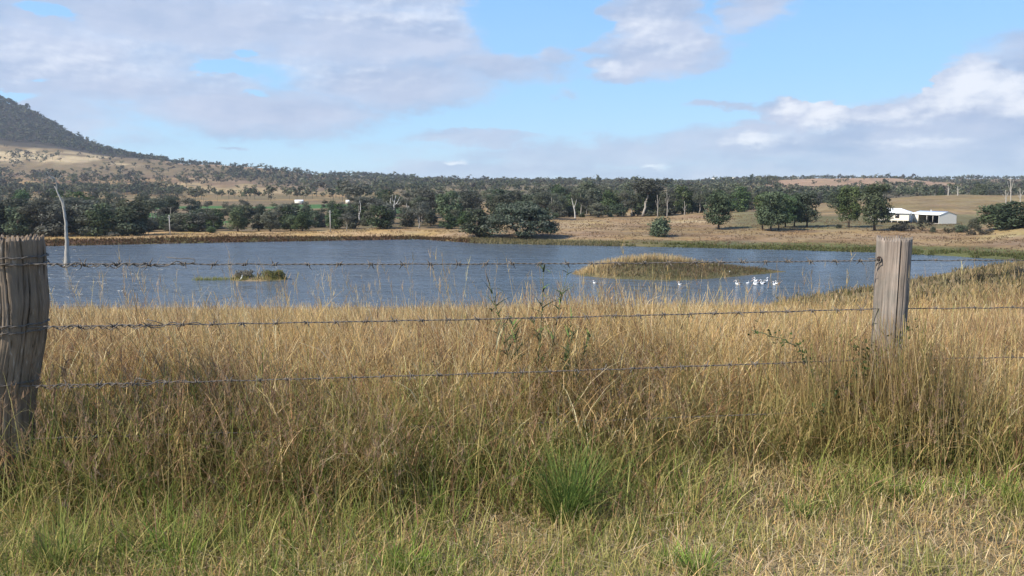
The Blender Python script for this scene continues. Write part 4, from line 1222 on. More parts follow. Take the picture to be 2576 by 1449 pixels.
# ------------------------------------------------------------------ dead trees
def dead(name, label, limbs, Y, mat=M_WHITEWOOD, group=None, cat='dead tree', sink=.0):
    """limbs: list of [(u, v, half width px)...]"""
    r_ = random.Random(len(label)); P0_ = pt(limbs[0][0][0], limbs[0][0][1], Y); P0_ = Vector((P0_.x, Y, P0_.z))
    root = empty(name, P0_); tag(root, label, cat, group)
    for i, lb in enumerate(limbs):
        mb = MB(); path, rad = [], []
        dy = 0 if i == 0 else r_.uniform(-1, 1) * .5
        for k, (u, v, w_) in enumerate(lb):
            p = pt(u, v, Y) - P0_; p.y += dy * k * .8; path.append(p); rad.append(max(w_ * (1.2 if sink else 1) / F * Y, .045 if sink else .012))
        if i == 0 and sink: path.insert(0, path[0] + Vector((0, 0, -sink))); rad.insert(0, rad[0] * 1.1)
        fp, fr = [], []
        for k in range(len(path) - 1):
            for q in range(4):
                t = q / 4; fp.append(path[k].lerp(path[k+1], t) + Vector((r_.gauss(0, .03), r_.gauss(0, .03), 0)) * rad[k] * 2); fr.append((rad[k] * (1 - t) + rad[k+1] * t) * r_.uniform(.93, 1.07))
        fp.append(path[-1]); fr.append(rad[-1])
        mb.loft(fp, fr, 10); add('trunk' if i == 0 else 'branch', mb.mesh('limb', mat, smooth=True), root)
    return root
YD = float(yof(668))
dead('dead_tree', 'tall bleached dead gum trunk standing in the lake, bent to the left', [
    [(169, 668, 6.4), (168.5, 640, 4.6), (168, 610, 3.6), (166.5, 580, 3.0), (165.5, 560, 2.8), (163, 540, 2.8), (160, 522, 2.4), (156, 508, 1.9), (149, 493, 1.7), (146, 487, 1.6), (142, 477, 1.3), (137.5, 468.5, .9)],
    [(162.5, 524, 1.6), (162, 512, 1.0), (161.3, 500, .6)],
    [(144, 482, .9), (145.5, 470, 1.0), (145, 456, .8), (144, 450, 1.1), (139, 446, 1.2), (133, 441, 1.0), (132, 432, .5)],
    [(139, 446, .9), (131, 449, .9), (124, 447, .7), (119, 450, .5)], [(136, 445, .6), (126, 444, .5), (118, 443, .4)],
    [(144, 452, .6), (150, 446, .4), (152, 440, .3)], [(133, 449, .5), (133, 458, .35)]], YD, M_DEAD, sink=2.5)
GD = 'white dead trees in the belt'
dead('dead_tree', 'white many-branched dead tree in the middle of the belt beyond the shore', [[(991, 541, 1.7), (992, 528, 1.5), (991, 518, 1.2), (993, 505, .9), (996, 492, .5)],
    [(992, 530, 1.1), (984, 520, .9), (981, 508, .6), (982, 498, .4)], [(991, 518, .9), (1000, 508, .7), (1005, 496, .4)], [(993, 512, .7), (987, 502, .5), (988, 490, .3)], [(984, 520, .7), (976, 514, .5), (972, 506, .3)], [(996, 512, .6), (1003, 514, .4), (1008, 508, .3)]], 296, group=GD)
dead('dead_tree', 'thin white dead trunk just right of the many-branched dead tree', [[(1025, 548, 1.1), (1024.5, 535, 1.0), (1025, 524, .7), (1022, 512, .4)], [(1025, 528, .6), (1029, 518, .4)]], 287, group=GD)
dead('dead_tree', 'short white dead trunk, left of the huge spreading tree', [[(1055, 553, 1.0), (1055, 540, .9), (1056, 528, .5)], [(1055, 540, .5), (1051, 532, .3)]], 286, group=GD)
dead('dead_tree', 'pale forked dead tree under the tall brownish gum', [[(905, 552, 1.4), (902, 545, 1.2), (898, 538, .8)], [(902, 545, .9), (907, 530, .9), (907, 515, .6), (904, 505, .4)]], 286, group=GD)
dead('dead_tree', 'white forked dead trunk to the right of the huge spreading tree', [[(1447, 553, 1.6), (1446, 533, 1.4), (1443, 520, 1.1), (1440, 508, .7), (1438, 498, .4)], [(1444, 524, .8), (1448, 512, .6), (1450, 502, .3)]], 332, group=GD)
for u, vb, vt, Y, lb in [(1654, 548, 490, 334, 'first bare pale trunk right of the tallest broad gum'), (1678, 549, 484, 333, 'tallest bare pale trunk right of the tallest broad gum'), (1722, 547, 506, 336, 'bare pale trunk halfway between the tallest gum and the leftmost shade tree'), (1776, 545, 508, 338, 'bare pale trunk just left of the leftmost shade tree')]:
    dead('dead_tree', lb, [[(u, vb, 1.3), (u + 1, (vb + vt) / 2, 1.0), (u - .5, vt, .5)], [(u + .5, (vb + vt) / 2, .6), (u + 6, vt + 8, .3)], [(u + .5, (vb + vt) / 2 + 6, .5), (u - 5, vt + 14, .3)]], Y, M_BARK, group='bare pale trunks at the top of the pasture')
for u, vb, vt, Y, lb in [(2385, 490, 466, 462, 'left bare trunk on the crest of the brown hill'), (2409, 490, 468, 462, 'right bare trunk of the pair on the crest of the brown hill'), (2542, 520, 446, 400, 'tall grey dead tree above the spreading trees at the right edge'), (2530, 522, 478, 400, 'short dark dead trunk beside the tall grey dead tree'), (2566, 522, 474, 400, 'thin bare trunk at the extreme right')]:
    dead('dead_tree', lb, [[(u, vb + 6, 1.6), (u + 1, (vb + vt) / 2, 1.3), (u, vt, .5)], [(u + .5, (vb + vt) / 2, .7), (u + 8, vt + 6, .4)], [(u + .5, (vb + vt) / 2 + 4, .6), (u - 7, vt + 10, .3)], [(u, vt + 12, .5), (u - 5, vt + 3, .3)]], Y, M_DEAD, group='bare trunks on the right')

# utility poles
def pole(u, vb, vt, Y, label):
    P_ = Vector(onground(u, Y)); root = empty('utility_pole', P_); tag(root, label, 'utility pole', 'utility poles beyond the left shore')
    Hh = zv(vt, Y) - P_.z
    mb = MB(); mb.loft([(0, 0, 0), (0, 0, Hh * .5), (0, 0, Hh)], [.17, .15, .12], 10); add('pole', mb.mesh('pole', M_POLE, smooth=True), root)
    mb = MB(); mb.box((-.5, -.18, Hh - .75), (.5, -.11, Hh - .67)); add('crossarm', mb.mesh('crossarm', M_POLE), root)
    for x_ in (-.4, 0, .4):
        mb = MB(); mb.loft([(x_, -.145, Hh - .62), (x_, -.145, Hh - .5), (x_, -.145, Hh - .42)], [.05, .06, .03], 8); add('insulator', mb.mesh('insulator', M_POLE, smooth=True), root)
M_POLE = simple('weathered_pole_timber', (.42, .40, .36), .8, .2, 5, .2)
pole(831.5, 577, 529, 250, 'pale utility pole in front of the belt, left of the middle of the lake')
pole(428, 592, 541, 238, 'brown utility pole in front of the belt on the left')

# ------------------------------------------------------------------ buildings
M_CREAM = simple('cream_cladding', (.74, .68, .57), .6, .3, 1.5, .05)
M_WHITE = simple('white_sheet_roof', (.88, .88, .85), .35, .5, 1.2, .04)
M_INDARK = simple('painted_bay_shade', (.035, .04, .045), .9)
M_GLASS = simple('window_glass', (.03, .035, .04), .15, .6)
M_FRAME = simple('brown_window_frame', (.10, .06, .045), .6)
M_STUMP = simple('concrete_stump', (.45, .42, .38), .9)

def shed():
    YS_ = 281.0
    A = pt(2293.5, 560.5, YS_ + 3)          # left front corner
    yaw = R(-37)
    gz = float(height(pt(2345, 560, YS_).x, YS_)) - .15
    C0 = pt(2361, 561, YS_ - 2.0)         # near corner (front meets gable end)
    root = empty('farm_shed', (C0.x, C0.y, gz + .1), R(-73)); tag(root, 'white gabled farm shed with an open dark bay and a plain gable end', 'shed')
    # local: x to the left along the front is negative, y back along the gable end
    Lf, Wg, Hw, Hr = 12.6, 7.8, 3.1, 4.2
    th = .12
    mb = MB(); mb.box((-Lf, Wg - th, 0), (0, Wg, Hw)); add('back_wall', mb.mesh('w', M_CREAM), root)
    mb = MB()                                # front: wall panel on the left, open bays on the right
    mb.box((-Lf, 0, 0), (-Lf + 3.4, th, Hw)); mb.box((-Lf + 3.4, 0, Hw - .28), (0, th, Hw)); add('front_wall', mb.mesh('w', M_CREAM), root)
    for s, x0 in (('gable_wall', -th), ('gable_wall', -Lf)):
        mb = MB(); y0, y1 = (th + .002, Wg - th - .002)
        x1 = x0 + th
        q = [(0, 0), (Wg, 0), (Wg, Hw), (Wg / 2, Hr), (0, Hw)]
        V = [(x0 + .003, a, b) for a, b in q] + [(x1 - .003, a, b) for a, b in q]
        me_v, me_f = V, [(0, 1, 2, 3), (0, 3, 4, 4), (8, 7, 6, 5), (5, 9, 8, 8)]
        me = bpy.data.meshes.new('gable'); me.from_pydata([(x0, a, b) for a, b in q] + [(x1, a, b) for a, b in q], [], [(4, 3, 2, 1, 0), (5, 6, 7, 8, 9)] + [(i, (i+1) % 5, (i+1) % 5 + 5, i + 5) for i in range(5)])
        me.materials.append(M_CREAM); add(s, me, root)
    ov = .25
    for s in (0, 1):
        mb = MB(); y0, y1 = (-ov, Wg / 2) if s == 0 else (Wg / 2, Wg + ov)
        sl = (Hr - Hw) / (Wg / 2); z0, z1 = (Hw - ov * sl, Hr) if s == 0 else (Hr, Hw - ov * sl)
        nrib = 40
        V = []; Fc = []
        for k in range(nrib + 1):
            x_ = -Lf - .15 + (Lf + .3) * k / nrib; dz = .03 if k % 2 else 0
            V += [(x_, y0, z0 + .06 + dz), (x_, y1, z1 + .06 + dz), (x_, y0, z0 + .01), (x_, y1, z1 + .01)]
        for k in range(nrib):
            a = 4 * k; Fc += [(a, a+4, a+5, a+1), (a+2, a+3, a+7, a+6), (a, a+2, a+6, a+4), (a+1, a+5, a+7, a+3)]
        mb.put(V, Fc); rf = add('roof', mb.mesh('roof', M_WHITE), root)
    mb = MB(); mb.loft([(-7.6, Wg / 2, Hr - .05), (-7.6, Wg / 2, Hr + .35), (-7.6, Wg / 2, Hr + .42)], [.22, .22, .3], 10); add('vent', mb.mesh('v', M_WHITE), root)
    for x_ in (-5.4, -2.7):
        mb = MB(); mb.box((x_ - .08, .005, 0), (x_ + .08, .16, Hw - .285)); add('post', mb.mesh('p', M_STUMP), root)
    mb = MB(); mb.box((-Lf + 3.4, Wg * .62, .05), (-.15, Wg * .62 + .1, Hw - .05)); add('bay_shade_wall', mb.mesh('i', M_INDARK), root)  # near-black wall: shade of the open bay put into its colour
    mb = MB(); mb.box((-Lf + 3.5, .3, .0), (-.2, Wg * .6, .06)); add('floor_slab', mb.mesh('s', M_STUMP), root)
shed()

def farmhouse():
    Y_ = 286.0
    A = pt(2178, 556, Y_ + 5); B = pt(2291, 556, Y_ - 3)
    gz = float(height((A.x + B.x) / 2, Y_)) - .05
    yaw = math.atan2(B.y - A.y, B.x - A.x); Lh = (B - A).length - 1.2
    root = empty('farmhouse', (A.x + .6, A.y, gz), yaw); tag(root, 'white-roofed farmhouse raised on stumps, half hidden by a shade tree', 'house')
    fz, Hw, Wd, ov = .85, 3.35, 7.5, .6
    zc_ = zv(549.5, Y_)
    # walls as one shell with a sloping board pattern kept in the mesh
    mb = MB()
    nb = 15
    for k in range(nb):
        z0 = fz + (Hw - fz + .2) * k / nb; z1 = fz + (Hw - fz + .2) * (k + 1) / nb - .004
        mb.put([(0, -.02, z0), (Lh, -.02, z0), (Lh, 0, z1), (0, 0, z1)], [(0, 1, 2, 3)])
        mb.put([(Lh + .02, 0, z0), (Lh + .02, Wd, z0), (Lh, Wd, z1), (Lh, 0, z1)], [(0, 1, 2, 3)])
    mb.box((.01, .01, fz), (Lh - .01, Wd, Hw + .2))
    add('wall', mb.mesh('wall', M_CREAM), root)
    zr0, zr1 = Hw + .2, Hw + 1.75; x0, x1, y0, y1 = -ov, Lh + ov, -ov, Wd + ov; ym = Wd / 2; rx = Wd / 2 + ov - .6
    mb = MB(); V = [(x0, y0, zr0), (x1, y0, zr0), (x1, y1, zr0), (x0, y1, zr0), (x0 + rx, ym, zr1), (x1 - rx, ym, zr1)]
    me = bpy.data.meshes.new('roof'); me.from_pydata(V + [(a, b, zr0 - .12) for a, b in ((x0, y0), (x1, y0), (x1, y1), (x0, y1))], [], [(0, 1, 5, 4), (1, 2, 5), (2, 3, 4, 5), (3, 0, 4), (0, 6, 7, 1), (1, 7, 8, 2), (2, 8, 9, 3), (3, 9, 6, 0), (6, 9, 8, 7)])
    me.materials.append(M_WHITE); add('roof', me, root)
    for wx in (2.2, 6.3, Lh - 4.4):
        mb = MB(); z0, z1 = 1.75, 3.15; w_ = 1.3
        for a, b in (((wx, -.09, z0), (wx + w_, -.03, z0 + .1)), ((wx, -.09, z1 - .1), (wx + w_, -.03, z1)), ((wx, -.09, z0 + .1), (wx + .12, -.03, z1 - .1)), ((wx + w_ - .12, -.09, z0 + .1), (wx + w_, -.03, z1 - .1)), ((wx + w_ / 2 - .05, -.088, z0 + .1), (wx + w_ / 2 + .05, -.03, z1 - .1))): mb.box(a, b)
        wn = add('window', mb.mesh('window', M_FRAME), root)
        mb = MB(); mb.box((wx + .12, -.06, z0 + .1), (wx + w_ - .12, -.04, z1 - .1)); add('pane', mb.mesh('pane', M_GLASS), wn)
    k = 0
    for yy in (.2, Wd - .3):
        for xx in np.arange(.4, Lh, 1.9):
            mb = MB(); mb.box((xx - .12, yy - .12, -.3), (xx + .12, yy + .12, fz)); add('stump', mb.mesh('stump', M_STUMP), root)
farmhouse()
# water tank between them
P_ = Vector(onground(2287, 289)); tk = empty('water_tank', P_); tag(tk, 'grey round water tank between the farmhouse and the open shed', 'water tank')
mb = MB(); mb.loft([(0, 0, 0), (0, 0, 1.1), (0, 0, 2.2)], [1.05] * 3, 20); add('barrel', mb.mesh('barrel', simple('grey_tank_metal', (.42, .46, .50), .5, .4), smooth=False), tk)
mb = MB(); mb.loft([(0, 0, 2.2), (0, 0, 2.3), (0, 0, 2.5)], [1.1, 1.0, .15], 20); add('lid', mb.mesh('lid', simple('tank_lid', (.5, .53, .56), .5, .4)), tk)

# far-away white houses
def far_house(u, v, wpx, hpx, Y, label, red=False):
    p = pt(u, v, Y); w_ = wpx / F * Y; h_ = hpx / F * Y; gz = float(height(p.x, Y))
    z0 = max(gz, p.z - h_ * .5)
    root = empty('distant_house', (p.x, Y, gz)); tag(root, label, 'house', 'distant white farm buildings')
    b_ = z0 - gz
    mb = MB(); mb.box((-w_ / 2, 0, 0), (w_ / 2, w_ * .5, b_ + h_ * .55)); add('wall', mb.mesh('wall', M_CREAM), root)
    o_ = w_ * .04
    V = [(-w_/2-o_, -o_, b_+h_*.55), (w_/2+o_, -o_, b_+h_*.55), (w_/2+o_, w_*.5+o_, b_+h_*.55), (-w_/2-o_, w_*.5+o_, b_+h_*.55), (-w_/2-o_, w_*.25, b_+h_*1.05), (w_/2+o_, w_*.25, b_+h_*1.05)]
    me = bpy.data.meshes.new('roof'); me.from_pydata(V, [], [(0, 1, 5, 4), (2, 3, 4, 5), (1, 2, 5), (3, 0, 4), (3, 2, 1, 0)]); me.materials.append(M_WHITE); add('roof', me, root)
for a in [(43, 513, 20, 6, 620, 'largest distant white shed at the far left, below the hill'), (137, 518, 6, 4.5, 560, 'tiny white building just left of the dead tree, left one of a pair'), (146, 518, 7, 4.5, 560, 'tiny white building just left of the dead tree, right one of a pair'),
          (751, 505, 20, 4, 640, 'distant long white shed in the valley above the bright green tree'), (874, 505, 9, 3, 640, 'small white roof in the valley, left of the tall brownish gum'), (925, 507, 10, 3, 600, 'small white roof in the valley, right of the tall brownish gum'),
          (1795, 448, 6, 1.2, 2150, 'white house on the skyline among trees, left one'), (1846, 446, 6, 1.2, 2150, 'white house on the skyline among trees, right one'), (2010, 446, 5, 1.2, 2150, 'small pale house on the skyline above the clump of shade trees')]:
    far_house(*a)

# ------------------------------------------------------------------ islands
def island(name, label, uc, vc, half_u, Yc, depth, top, shape, cols, kind='structure'):
    n = 90; mN = 50
    xc = (uc - CU) / F * Yc * 1.0
    us_ = np.linspace(-1, 1, n); vs_ = np.linspace(-1, 1, mN)
    A, Bb = np.meshgrid(us_, vs_, indexing='ij')
    hw = half_u / F * Yc
    X = A * hw * 1.12; Yy = Bb * depth * 1.2
    h = shape(A * 1.12, Bb * 1.2) * top
    h = np.maximum(h, -.35) + (fbm(X / 1.2 + 50, Yy / 1.2, 31) - .5) * .35 * np.clip(h + .3, 0, 1)
    c = cols(A, Bb, X, Yy)
    V = np.stack([X, Yy, h], -1).reshape(-1, 3); idx = np.arange(n * mN).reshape(n, mN)
    Fq = np.stack([idx[:-1, :-1], idx[1:, :-1], idx[1:, 1:], idx[:-1, 1:]], -1).reshape(-1, 4)
    o = add(name, mesh_np(name, V, Fq, M_GROUND, c.reshape(-1, 3), smooth=True), loc=(xc, Yc, WZ)); tag(o, label, kind=kind)
    return o, xc, Yc, hw
YI = float(yof(706)) + 10.5
def shI(a, b):
    bb = b - .35 * np.clip(a, 0, 1)                       # the right tip trails away
    r = np.sqrt((a * np.where(a > 0, .90, 1.0)) ** 2 + (bb / np.interp(a, [-1.2, -.7, -.2, .4, 1.15], [.5, .95, 1.0, .72, .25])) ** 2)
    prof = np.interp(a, [-1.1, -.85, -.55, -.2, .1, .5, .9, 1.15], [.25, .5, .9, 1.0, .70, .50, .30, .1])
    return np.where(r < 1, (1 - r ** 2.4) * prof, -(r - 1) * 1.5)
isl, xi, yi, hwi = island('island_mound', 'long low grassy island in the right half of the lake', 1706, 690, 268, YI, 10.5, 2.2, shI, lambda A, B, X, Y: np.where((fbm(X / 3, Y / 3, 5) > .5)[..., None], np.array((.16, .125, .065)), np.array((.10, .09, .045))))
acc = Acc(); n = 15000
a = rng.uniform(-1.05, 1.05, n); b_ = rng.uniform(-1.1, 1.1, n); h_ = shI(a, b_)
k_ = h_ > .02; a, b_, h_ = a[k_], b_[k_], h_[k_]; n = len(a)
x = xi + a * hwi; y = yi + b_ * 10.5; z = WZ + h_ * 2.2
back = np.clip((b_ + .22 - .35 * fbm(x / 3, y / 3, 41)) * 6, 0, 1) * np.clip((.40 - a) * 3, 0, 1) + np.clip((-.58 - a) * 5, 0, 1)
back = np.clip(back, 0, 1)
Ln = (.55 + .75 * back + .3 * fbm(x / 2, y / 2, 42)) * rng.uniform(.6, 1.2, n) * np.clip(h_ * 6, .4, 1)
cg = np.where(rng.uniform(0, 1, (n, 1)) < back[:, None], pick([(.58,.43,.21),(.66,.50,.27),(.48,.34,.16)], n), pick([(.20,.155,.08),(.14,.12,.055),(.24,.175,.10),(.12,.12,.05),(.18,.12,.075)], n))
acc.blades(np.stack([x, y, z - .05], -1), rng.uniform(0, 6.28, n), np.abs(rng.normal(.15, .2, n)), Ln, rng.uniform(.05, .11, n), rng.normal(.2, .3, n), 2, cg * .75, cg, tip=.3)
o = acc.obj('island_grass'); tag(o, 'dry golden and brown grass growing on the long island', 'grass', kind='stuff')

YS2 = float(yof(707))
def shS(a, b): 
    r = np.sqrt(a ** 2 + b ** 2); return np.where(r < 1, (1 - r ** 2) * (.6 + .4 * np.abs(a)), -(r - 1))
isl2, xs, ys, hws = island('islet', 'tiny islet of bare earth and bushes in the left part of the lake', 647, 703, 72, YS2 + 2.4, 2.6, .55, shS, lambda A, B, X, Y: np.where(((np.abs(A) < .38) & (fbm(X / .8, Y / .8, 8) > .42))[..., None], np.array((.27, .21, .13)), np.array((.16, .14, .07))))
def islet_bush(dx, w, h, pal, lb):
    r_ = np.random.default_rng(int(abs(dx) * 10)); root = empty('islet_bush', (xs + dx, ys, WZ + .2)); tag(root, lb, 'bush', 'bushes on the tiny islet')
    lob = [((r_.uniform(-w, w) * .7, r_.uniform(-1, 1), r_.uniform(.2, h * .8)), (w * .35, .6, h * .28)) for _ in range(12)]
    mb = MB(); branches(mb, r_, (0, 0, -.1), (0, 0, h * .5), .05, 5, w * .4, lo=.1); add('stem', mb.mesh('stem', M_DARKBARK), root)
    add('foliage', crown('foliage', lob, 1600, .12, 77, pal, jit=.8, shell=.4), root)
islet_bush(-2.6, 1.8, 1.35, [(.24,.20,.06),(.18,.17,.055),(.28,.23,.08)], 'yellowish bush at the left end of the tiny islet')
islet_bush(2.4, 2.1, 1.6, [(.16,.17,.05),(.21,.20,.065),(.27,.24,.08)], 'dark green bush at the right end of the tiny islet')
acc = Acc(); n = 2200
x = xs + rng.uniform(-1, 1, n) * hws; y = ys + rng.uniform(-1, 1, n) * 2.5; r_i = np.hypot((x - xs) / hws, (y - ys) / 2.6)
k_ = (r_i < .98) & ((np.abs(x - xs + .2) > 1.3) | (rng.uniform(0, 1, n) < .25)); x, y, r_i = x[k_], y[k_], r_i[k_]; n = len(x)
cg = pick([(.30,.27,.09),(.38,.32,.12),(.22,.22,.07),(.16,.17,.055)], n)
acc.blades(np.stack([x, y, WZ + .3 * (1 - r_i)], -1), rng.uniform(0, 6.28, n), np.abs(rng.normal(.25, .3, n)), rng.uniform(.3, .8, n), rng.uniform(.04, .08, n), rng.normal(.2, .4, n), 2, cg * .8, cg, tip=.3)
o = acc.obj('islet_grass'); tag(o, 'yellow-green grass covering the tiny islet', 'grass', kind='stuff')
acc = Acc(); n = 900
x = xs + rng.uniform(-10.5, -3.6, n); y = ys + rng.normal(0, .8, n) - .3
k_ = fbm(x / 1.2, y / 1.2, 51) + .1 * (x > xs - 7.5) > .5; x, y = x[k_], y[k_]; n = len(x)
acc.blades(np.stack([x, y, np.full(n, WZ - .05)], -1), rng.uniform(0, 6.28, n), np.abs(rng.normal(.2, .3, n)), rng.uniform(.25, .65, n), rng.uniform(.03, .06, n), rng.normal(.2, .4, n), 2, pick(GREEN, n), pick(OLIVE, n), tip=.3)
o = acc.obj('water_reeds'); tag(o, 'sparse green reeds in the water left of the tiny islet', 'reeds', kind='stuff')

# rough growth along the far banks and pasture (tussocks)
acc = Acc()
def tuss(n, u0, u1, Yf0, Yf1, h0, h1, pal, w0=.10, w1=.22, th=.0, seed=0, sc=6, rel=True):
    u = rng.uniform(u0, u1, n); Yf = yof(vfar(u)) if rel else 0
    Y = Yf + rng.uniform(Yf0, Yf1, n); P_ = onground(u, Y)
    k_ = fbm(P_[:, 0] / sc, P_[:, 1] / sc, seed + 60) > th; P_ = P_[k_]
    for q in range(4):
        n_ = len(P_); c = pick(pal, n_)
        acc.blades(P_ + rng.normal(0, .15, (n_, 3)) * (1, 1, 0) - (0, 0, .04), rng.uniform(0, 6.28, n_), np.abs(rng.normal(.35, .3, n_)), rng.uniform(h0, h1, n_), rng.uniform(w0, w1, n_), rng.normal(.3, .3, n_), 2, c * .8, c, tip=.25)
tuss(2600, 1480, 2620, -1.2, 9, .35, .8, [(.09,.105,.035),(.12,.13,.045),(.17,.15,.065)], seed=1, th=.40)
tuss(1500, 1180, 1560, -1, 10, .4, .9, [(.22,.19,.10),(.15,.14,.065),(.28,.23,.13)], seed=2)
tuss(3400, -150, 1200, -1, 7.5, .3, .8, [(.12,.065,.035),(.16,.09,.05),(.10,.085,.035),(.08,.05,.03)], seed=3)
tuss(11000, 1200, 2620, 8, 120, .2, .5, [(.26,.18,.11),(.32,.23,.135),(.21,.14,.085),(.17,.12,.07)], seed=4, th=.46, sc=5)
tuss(2500, -150, 1200, 8, 34, .25, .6, [(.36,.25,.13),(.42,.30,.16),(.28,.19,.10)], seed=5, th=.45)
tuss(3800, 1950, 2900, 45, 150, .4, 1.1, [(.22,.17,.09),(.30,.23,.12),(.17,.15,.065),(.38,.29,.16)], seed=6, th=.47, sc=8, rel=False)
o = acc.obj('bank_tussocks'); tag(o, 'rough grass tussocks on the lake banks and the pasture', 'grass', kind='stuff')
# scrub band on the near right bank
for i, (u, vb, w_, lb) in enumerate([(2392, 716, 56, 'first clump of dark scrub on the near bank, right of the sun-bleached post'), (2448, 706, 60, 'second clump of dark scrub on the near right bank'), (2506, 700, 74, 'third, wider clump of dark scrub on the near right bank'), (2562, 690, 60, 'fourth clump of dark scrub, at the right edge of the photo')]):
    P_ = hit(u, vb + 12, 30)
    plant('bank_scrub', 'low', i, P_, 1.15, lb, 'shrub', 'clumps of scrub on the near right bank', wide=(w_ / F * P_.y) / (6.0 * 1.15 / 2.3), rz=.2 * i)

# ------------------------------------------------------------------ birds
M_BW = simple('white_plumage', (.80, .80, .78), .8)
M_BB = simple('black_plumage', (.015, .015, .018), .7)
M_BILL = simple('pale_pink_bill', (.62, .45, .36), .5)
M_DBILL = simple('dark_bill', (.05, .05, .04), .5)
def spl(P_, Rr, n=4):
    """Catmull-Rom resample of a path and its radii"""
    P_ = [Vector(p) for p in P_]; o1, o2 = [], []
    for i in range(len(P_) - 1):
        p0, p1, p2, p3 = P_[max(i-1, 0)], P_[i], P_[i+1], P_[min(i+2, len(P_)-1)]
        for k in range(n):
            t = k / n
            o1.append(.5 * ((2*p1) + (p2-p0)*t + (2*p0-5*p1+4*p2-p3)*t*t + (3*p1-p0-3*p2+p3)*t**3))
            a, b = Rr[i], Rr[i+1]; s_ = t*t*(3-2*t)
            o2.append((a[0]+(b[0]-a[0])*s_, a[1]+(b[1]-a[1])*s_) if not np.isscalar(a) else a+(b-a)*s_)
    o1.append(P_[-1]); o2.append(Rr[-1]); return o1, o2
def pelican_meshes(up):
    mb = MB()
    hx = .0 if up else -.06
    P_, Rr = spl([(-.52, 0, .17), (-.42, 0, .15), (-.2, 0, .12), (.05, 0, .11), (.26, 0, .14), (.36, 0, .24), (.33 + hx, 0, .40), (.27 + hx, 0, .54), (.31 + hx, 0, .66), (.40 + hx, 0, .69), (.46 + hx, 0, .67)],
                 [(.02, .03), (.06, .10), (.15, .19), (.17, .21), (.13, .15), (.07, .075), (.045, .045), (.04, .04), (.05, .05), (.055, .05), (.025, .025)])
    mb.loft(P_, Rr, 14); body = mb.mesh('body', M_BW, smooth=True)
    mb = MB(); x0 = .46 + hx
    P_, Rr = spl([(x0 - .02, 0, .67), (x0 + .10, 0, .60), (x0 + .24, 0, .50), (x0 + .32, 0, .44)], [(.03, .025), (.05, .02), (.03, .016), (.008, .008)])
    mb.loft(P_, Rr, 8); bill = mb.mesh('bill', M_BILL, smooth=True)
    wings = []
    for s in (-1, 1):
        mb = MB()
        P_, Rr = spl([(-.56, s * .05, .20), (-.36, s * .11, .21), (-.1, s * .165, .20), (.10, s * .15, .18)], [(.008, .02), (.03, .06), (.03, .09), (.01, .03)])
        mb.loft(P_, Rr, 10); wings.append(mb.mesh('wing', M_BB, smooth=True))
    return body, bill, wings
PEL = [pelican_meshes(True), pelican_meshes(False)]
def pelican(u, v, face, label, s=1.15, kind=0, wings=True, cat='pelican', name='pelican'):
    Y = float(yof(v)); p = pt(u, v, Y)
    s *= .86
    o = empty(name, (p.x, Y, WZ - .03), 0 if face > 0 else math.pi, s); o.rotation_euler.z += random.uniform(-.35, .35)
    tag(o, label, cat, 'white pelicans floating right of the island')
    b, bl, wg = PEL[kind]; add('body', b, o); add('bill', bl, o)
    if wings:
        for w in wg: add('wing', w, o)
pelican(1830, 692.5, 1, 'white pelican under the island tip, left one of two', 1.25)
pelican(1845.5, 689.5, 1, 'white pelican under the island tip, right one of two', 1.0)
pelican(1857, 716, -1, 'lone white pelican, leftmost of the lower row, head raised', 1.15)
pelican(1881, 713, 1, 'small white bird resting low on the water between pelicans', .7, 1, False)
pelican(1903, 716.5, -1, 'white pelican at the left of the tight group in the lower row', 1.35)
pelican(1903.5, 708.5, -1, 'white pelican just behind the left bird of the tight group', 1.2)
pelican(1919.5, 716, -1, 'largest white pelican in the middle of the tight group', 1.35)
pelican(1925, 709, 1, 'white pelican with dark wings at the right rear of the tight group', 1.2)
pelican(1950, 717, -1, 'small white pelican, left bird of the last pair on the right', .95)
pelican(1956, 715, -1, 'small white pelican, right bird of the last pair on the right', .95)
pelican(1497, 713, -1, 'single black and white water bird below the left end of the island', .85, 0)
pelican(1711.5, 717, -1, 'single black and white water bird below the middle of the island', .85, 0)
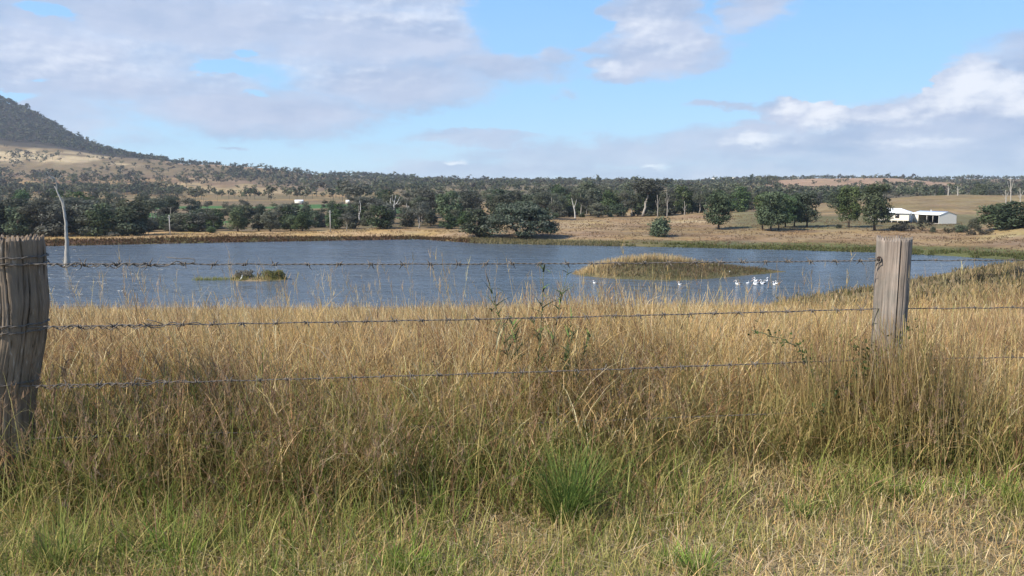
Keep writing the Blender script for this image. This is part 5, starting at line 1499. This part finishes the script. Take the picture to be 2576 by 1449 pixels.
# cormorants
def corm(tall=True):
    mb = MB()
    P_, Rr = spl([(-.30, 0, .02), (-.18, 0, .12), (-.06, 0, .24), (.03, 0, .38), (.06, 0, .50), (.05, 0, .60), (.09, 0, .68), (.15, 0, .69)], [(.02, .03), (.045, .05), (.085, .09), (.08, .085), (.045, .045), (.03, .03), (.035, .035), (.015, .015)])
    mb.loft(P_, Rr, 10); body = mb.mesh('body', M_BB, smooth=True)
    mb = MB(); mb.loft([(.14, 0, .69), (.20, 0, .69), (.26, 0, .68)], [.012, .008, .003], 6); return body, mb.mesh('bill', M_DBILL)
CO = corm()
def cormorant(p, face, label, s, group, white=False):
    o = empty('cormorant' if not white else 'egret', p, 0 if face > 0 else math.pi, s); tag(o, label, 'bird', group)
    b = CO[0]
    if white: b = CO[0].copy(); b.materials.clear(); b.materials.append(M_BW)
    add('body', b, o); add('bill', CO[1], o)
g_ = 'dark birds resting on the tiny islet'
for i, (dx, dz, lb) in enumerate([(-.35, .45, 'first'), (.15, .5, 'second'), (.55, .5, 'third'), (.95, .48, 'fourth'), (1.3, .40, 'fifth')]):
    cormorant((xs + dx, ys + .6, WZ + dz), 1 if i % 2 else -1, f'{lb} dark cormorant from the left on top of the tiny islet', 1.0, g_)
for i, (dx, dz, lb) in enumerate([(-1.0, .15, 'left'), (-.25, .12, 'middle'), (.45, .14, 'right')]):
    cormorant((xs + dx, ys - 1.5, WZ + dz), 1 if i % 2 else -1, f'dark cormorant at the foot of the tiny islet, {lb} one of three', .8, g_)
cormorant((xs - 2.15, ys - 1.9, WZ + .1), 1, 'white wading bird at the foot of the yellowish bush on the islet', 1.15, None, True)
g_ = 'dark birds perched in the dead tree in the lake'
for u, v, f_, lb in [(119, 443, -1, 'dark bird on the leftmost twig of the dead tree, upper one'), (119.5, 451, -1, 'dark bird on the leftmost twig of the dead tree, lower one'), (132, 433, 1, 'dark bird on the very top twig of the dead tree'), (140, 447, 1, 'dark bird on the bent branch of the dead tree'), (152, 441, 1, 'dark bird on the right twig of the dead tree')]:
    p = pt(u, v, YD); cormorant(p + Vector((0, -.05, .0)), f_, lb, .95, g_)
p = pt(168.5, 556, YD); cormorant(p + Vector((.05, -.15, 0)), -1, 'dark bird clinging halfway up the dead trunk in the lake', 1.0, g_)

# ------------------------------------------------------------------ haze
if HAZE:
    mb = MB(); mb.box((-5600, -960, -60), (5600, 3400, 620))
    m = new_mat('thin_haze')
    v_ = N('ShaderNodeVolumePrincipled'); v_.inputs['Color'].default_value = (.80, .88, 1.0, 1); v_.inputs['Density'].default_value = HAZE; v_.inputs['Anisotropy'].default_value = .2
    o_ = N('ShaderNodeOutputMaterial'); L(v_.outputs[0], o_.inputs['Volume'])
    o = add('haze', mb.mesh('haze', m)); tag(o, kind='stuff')
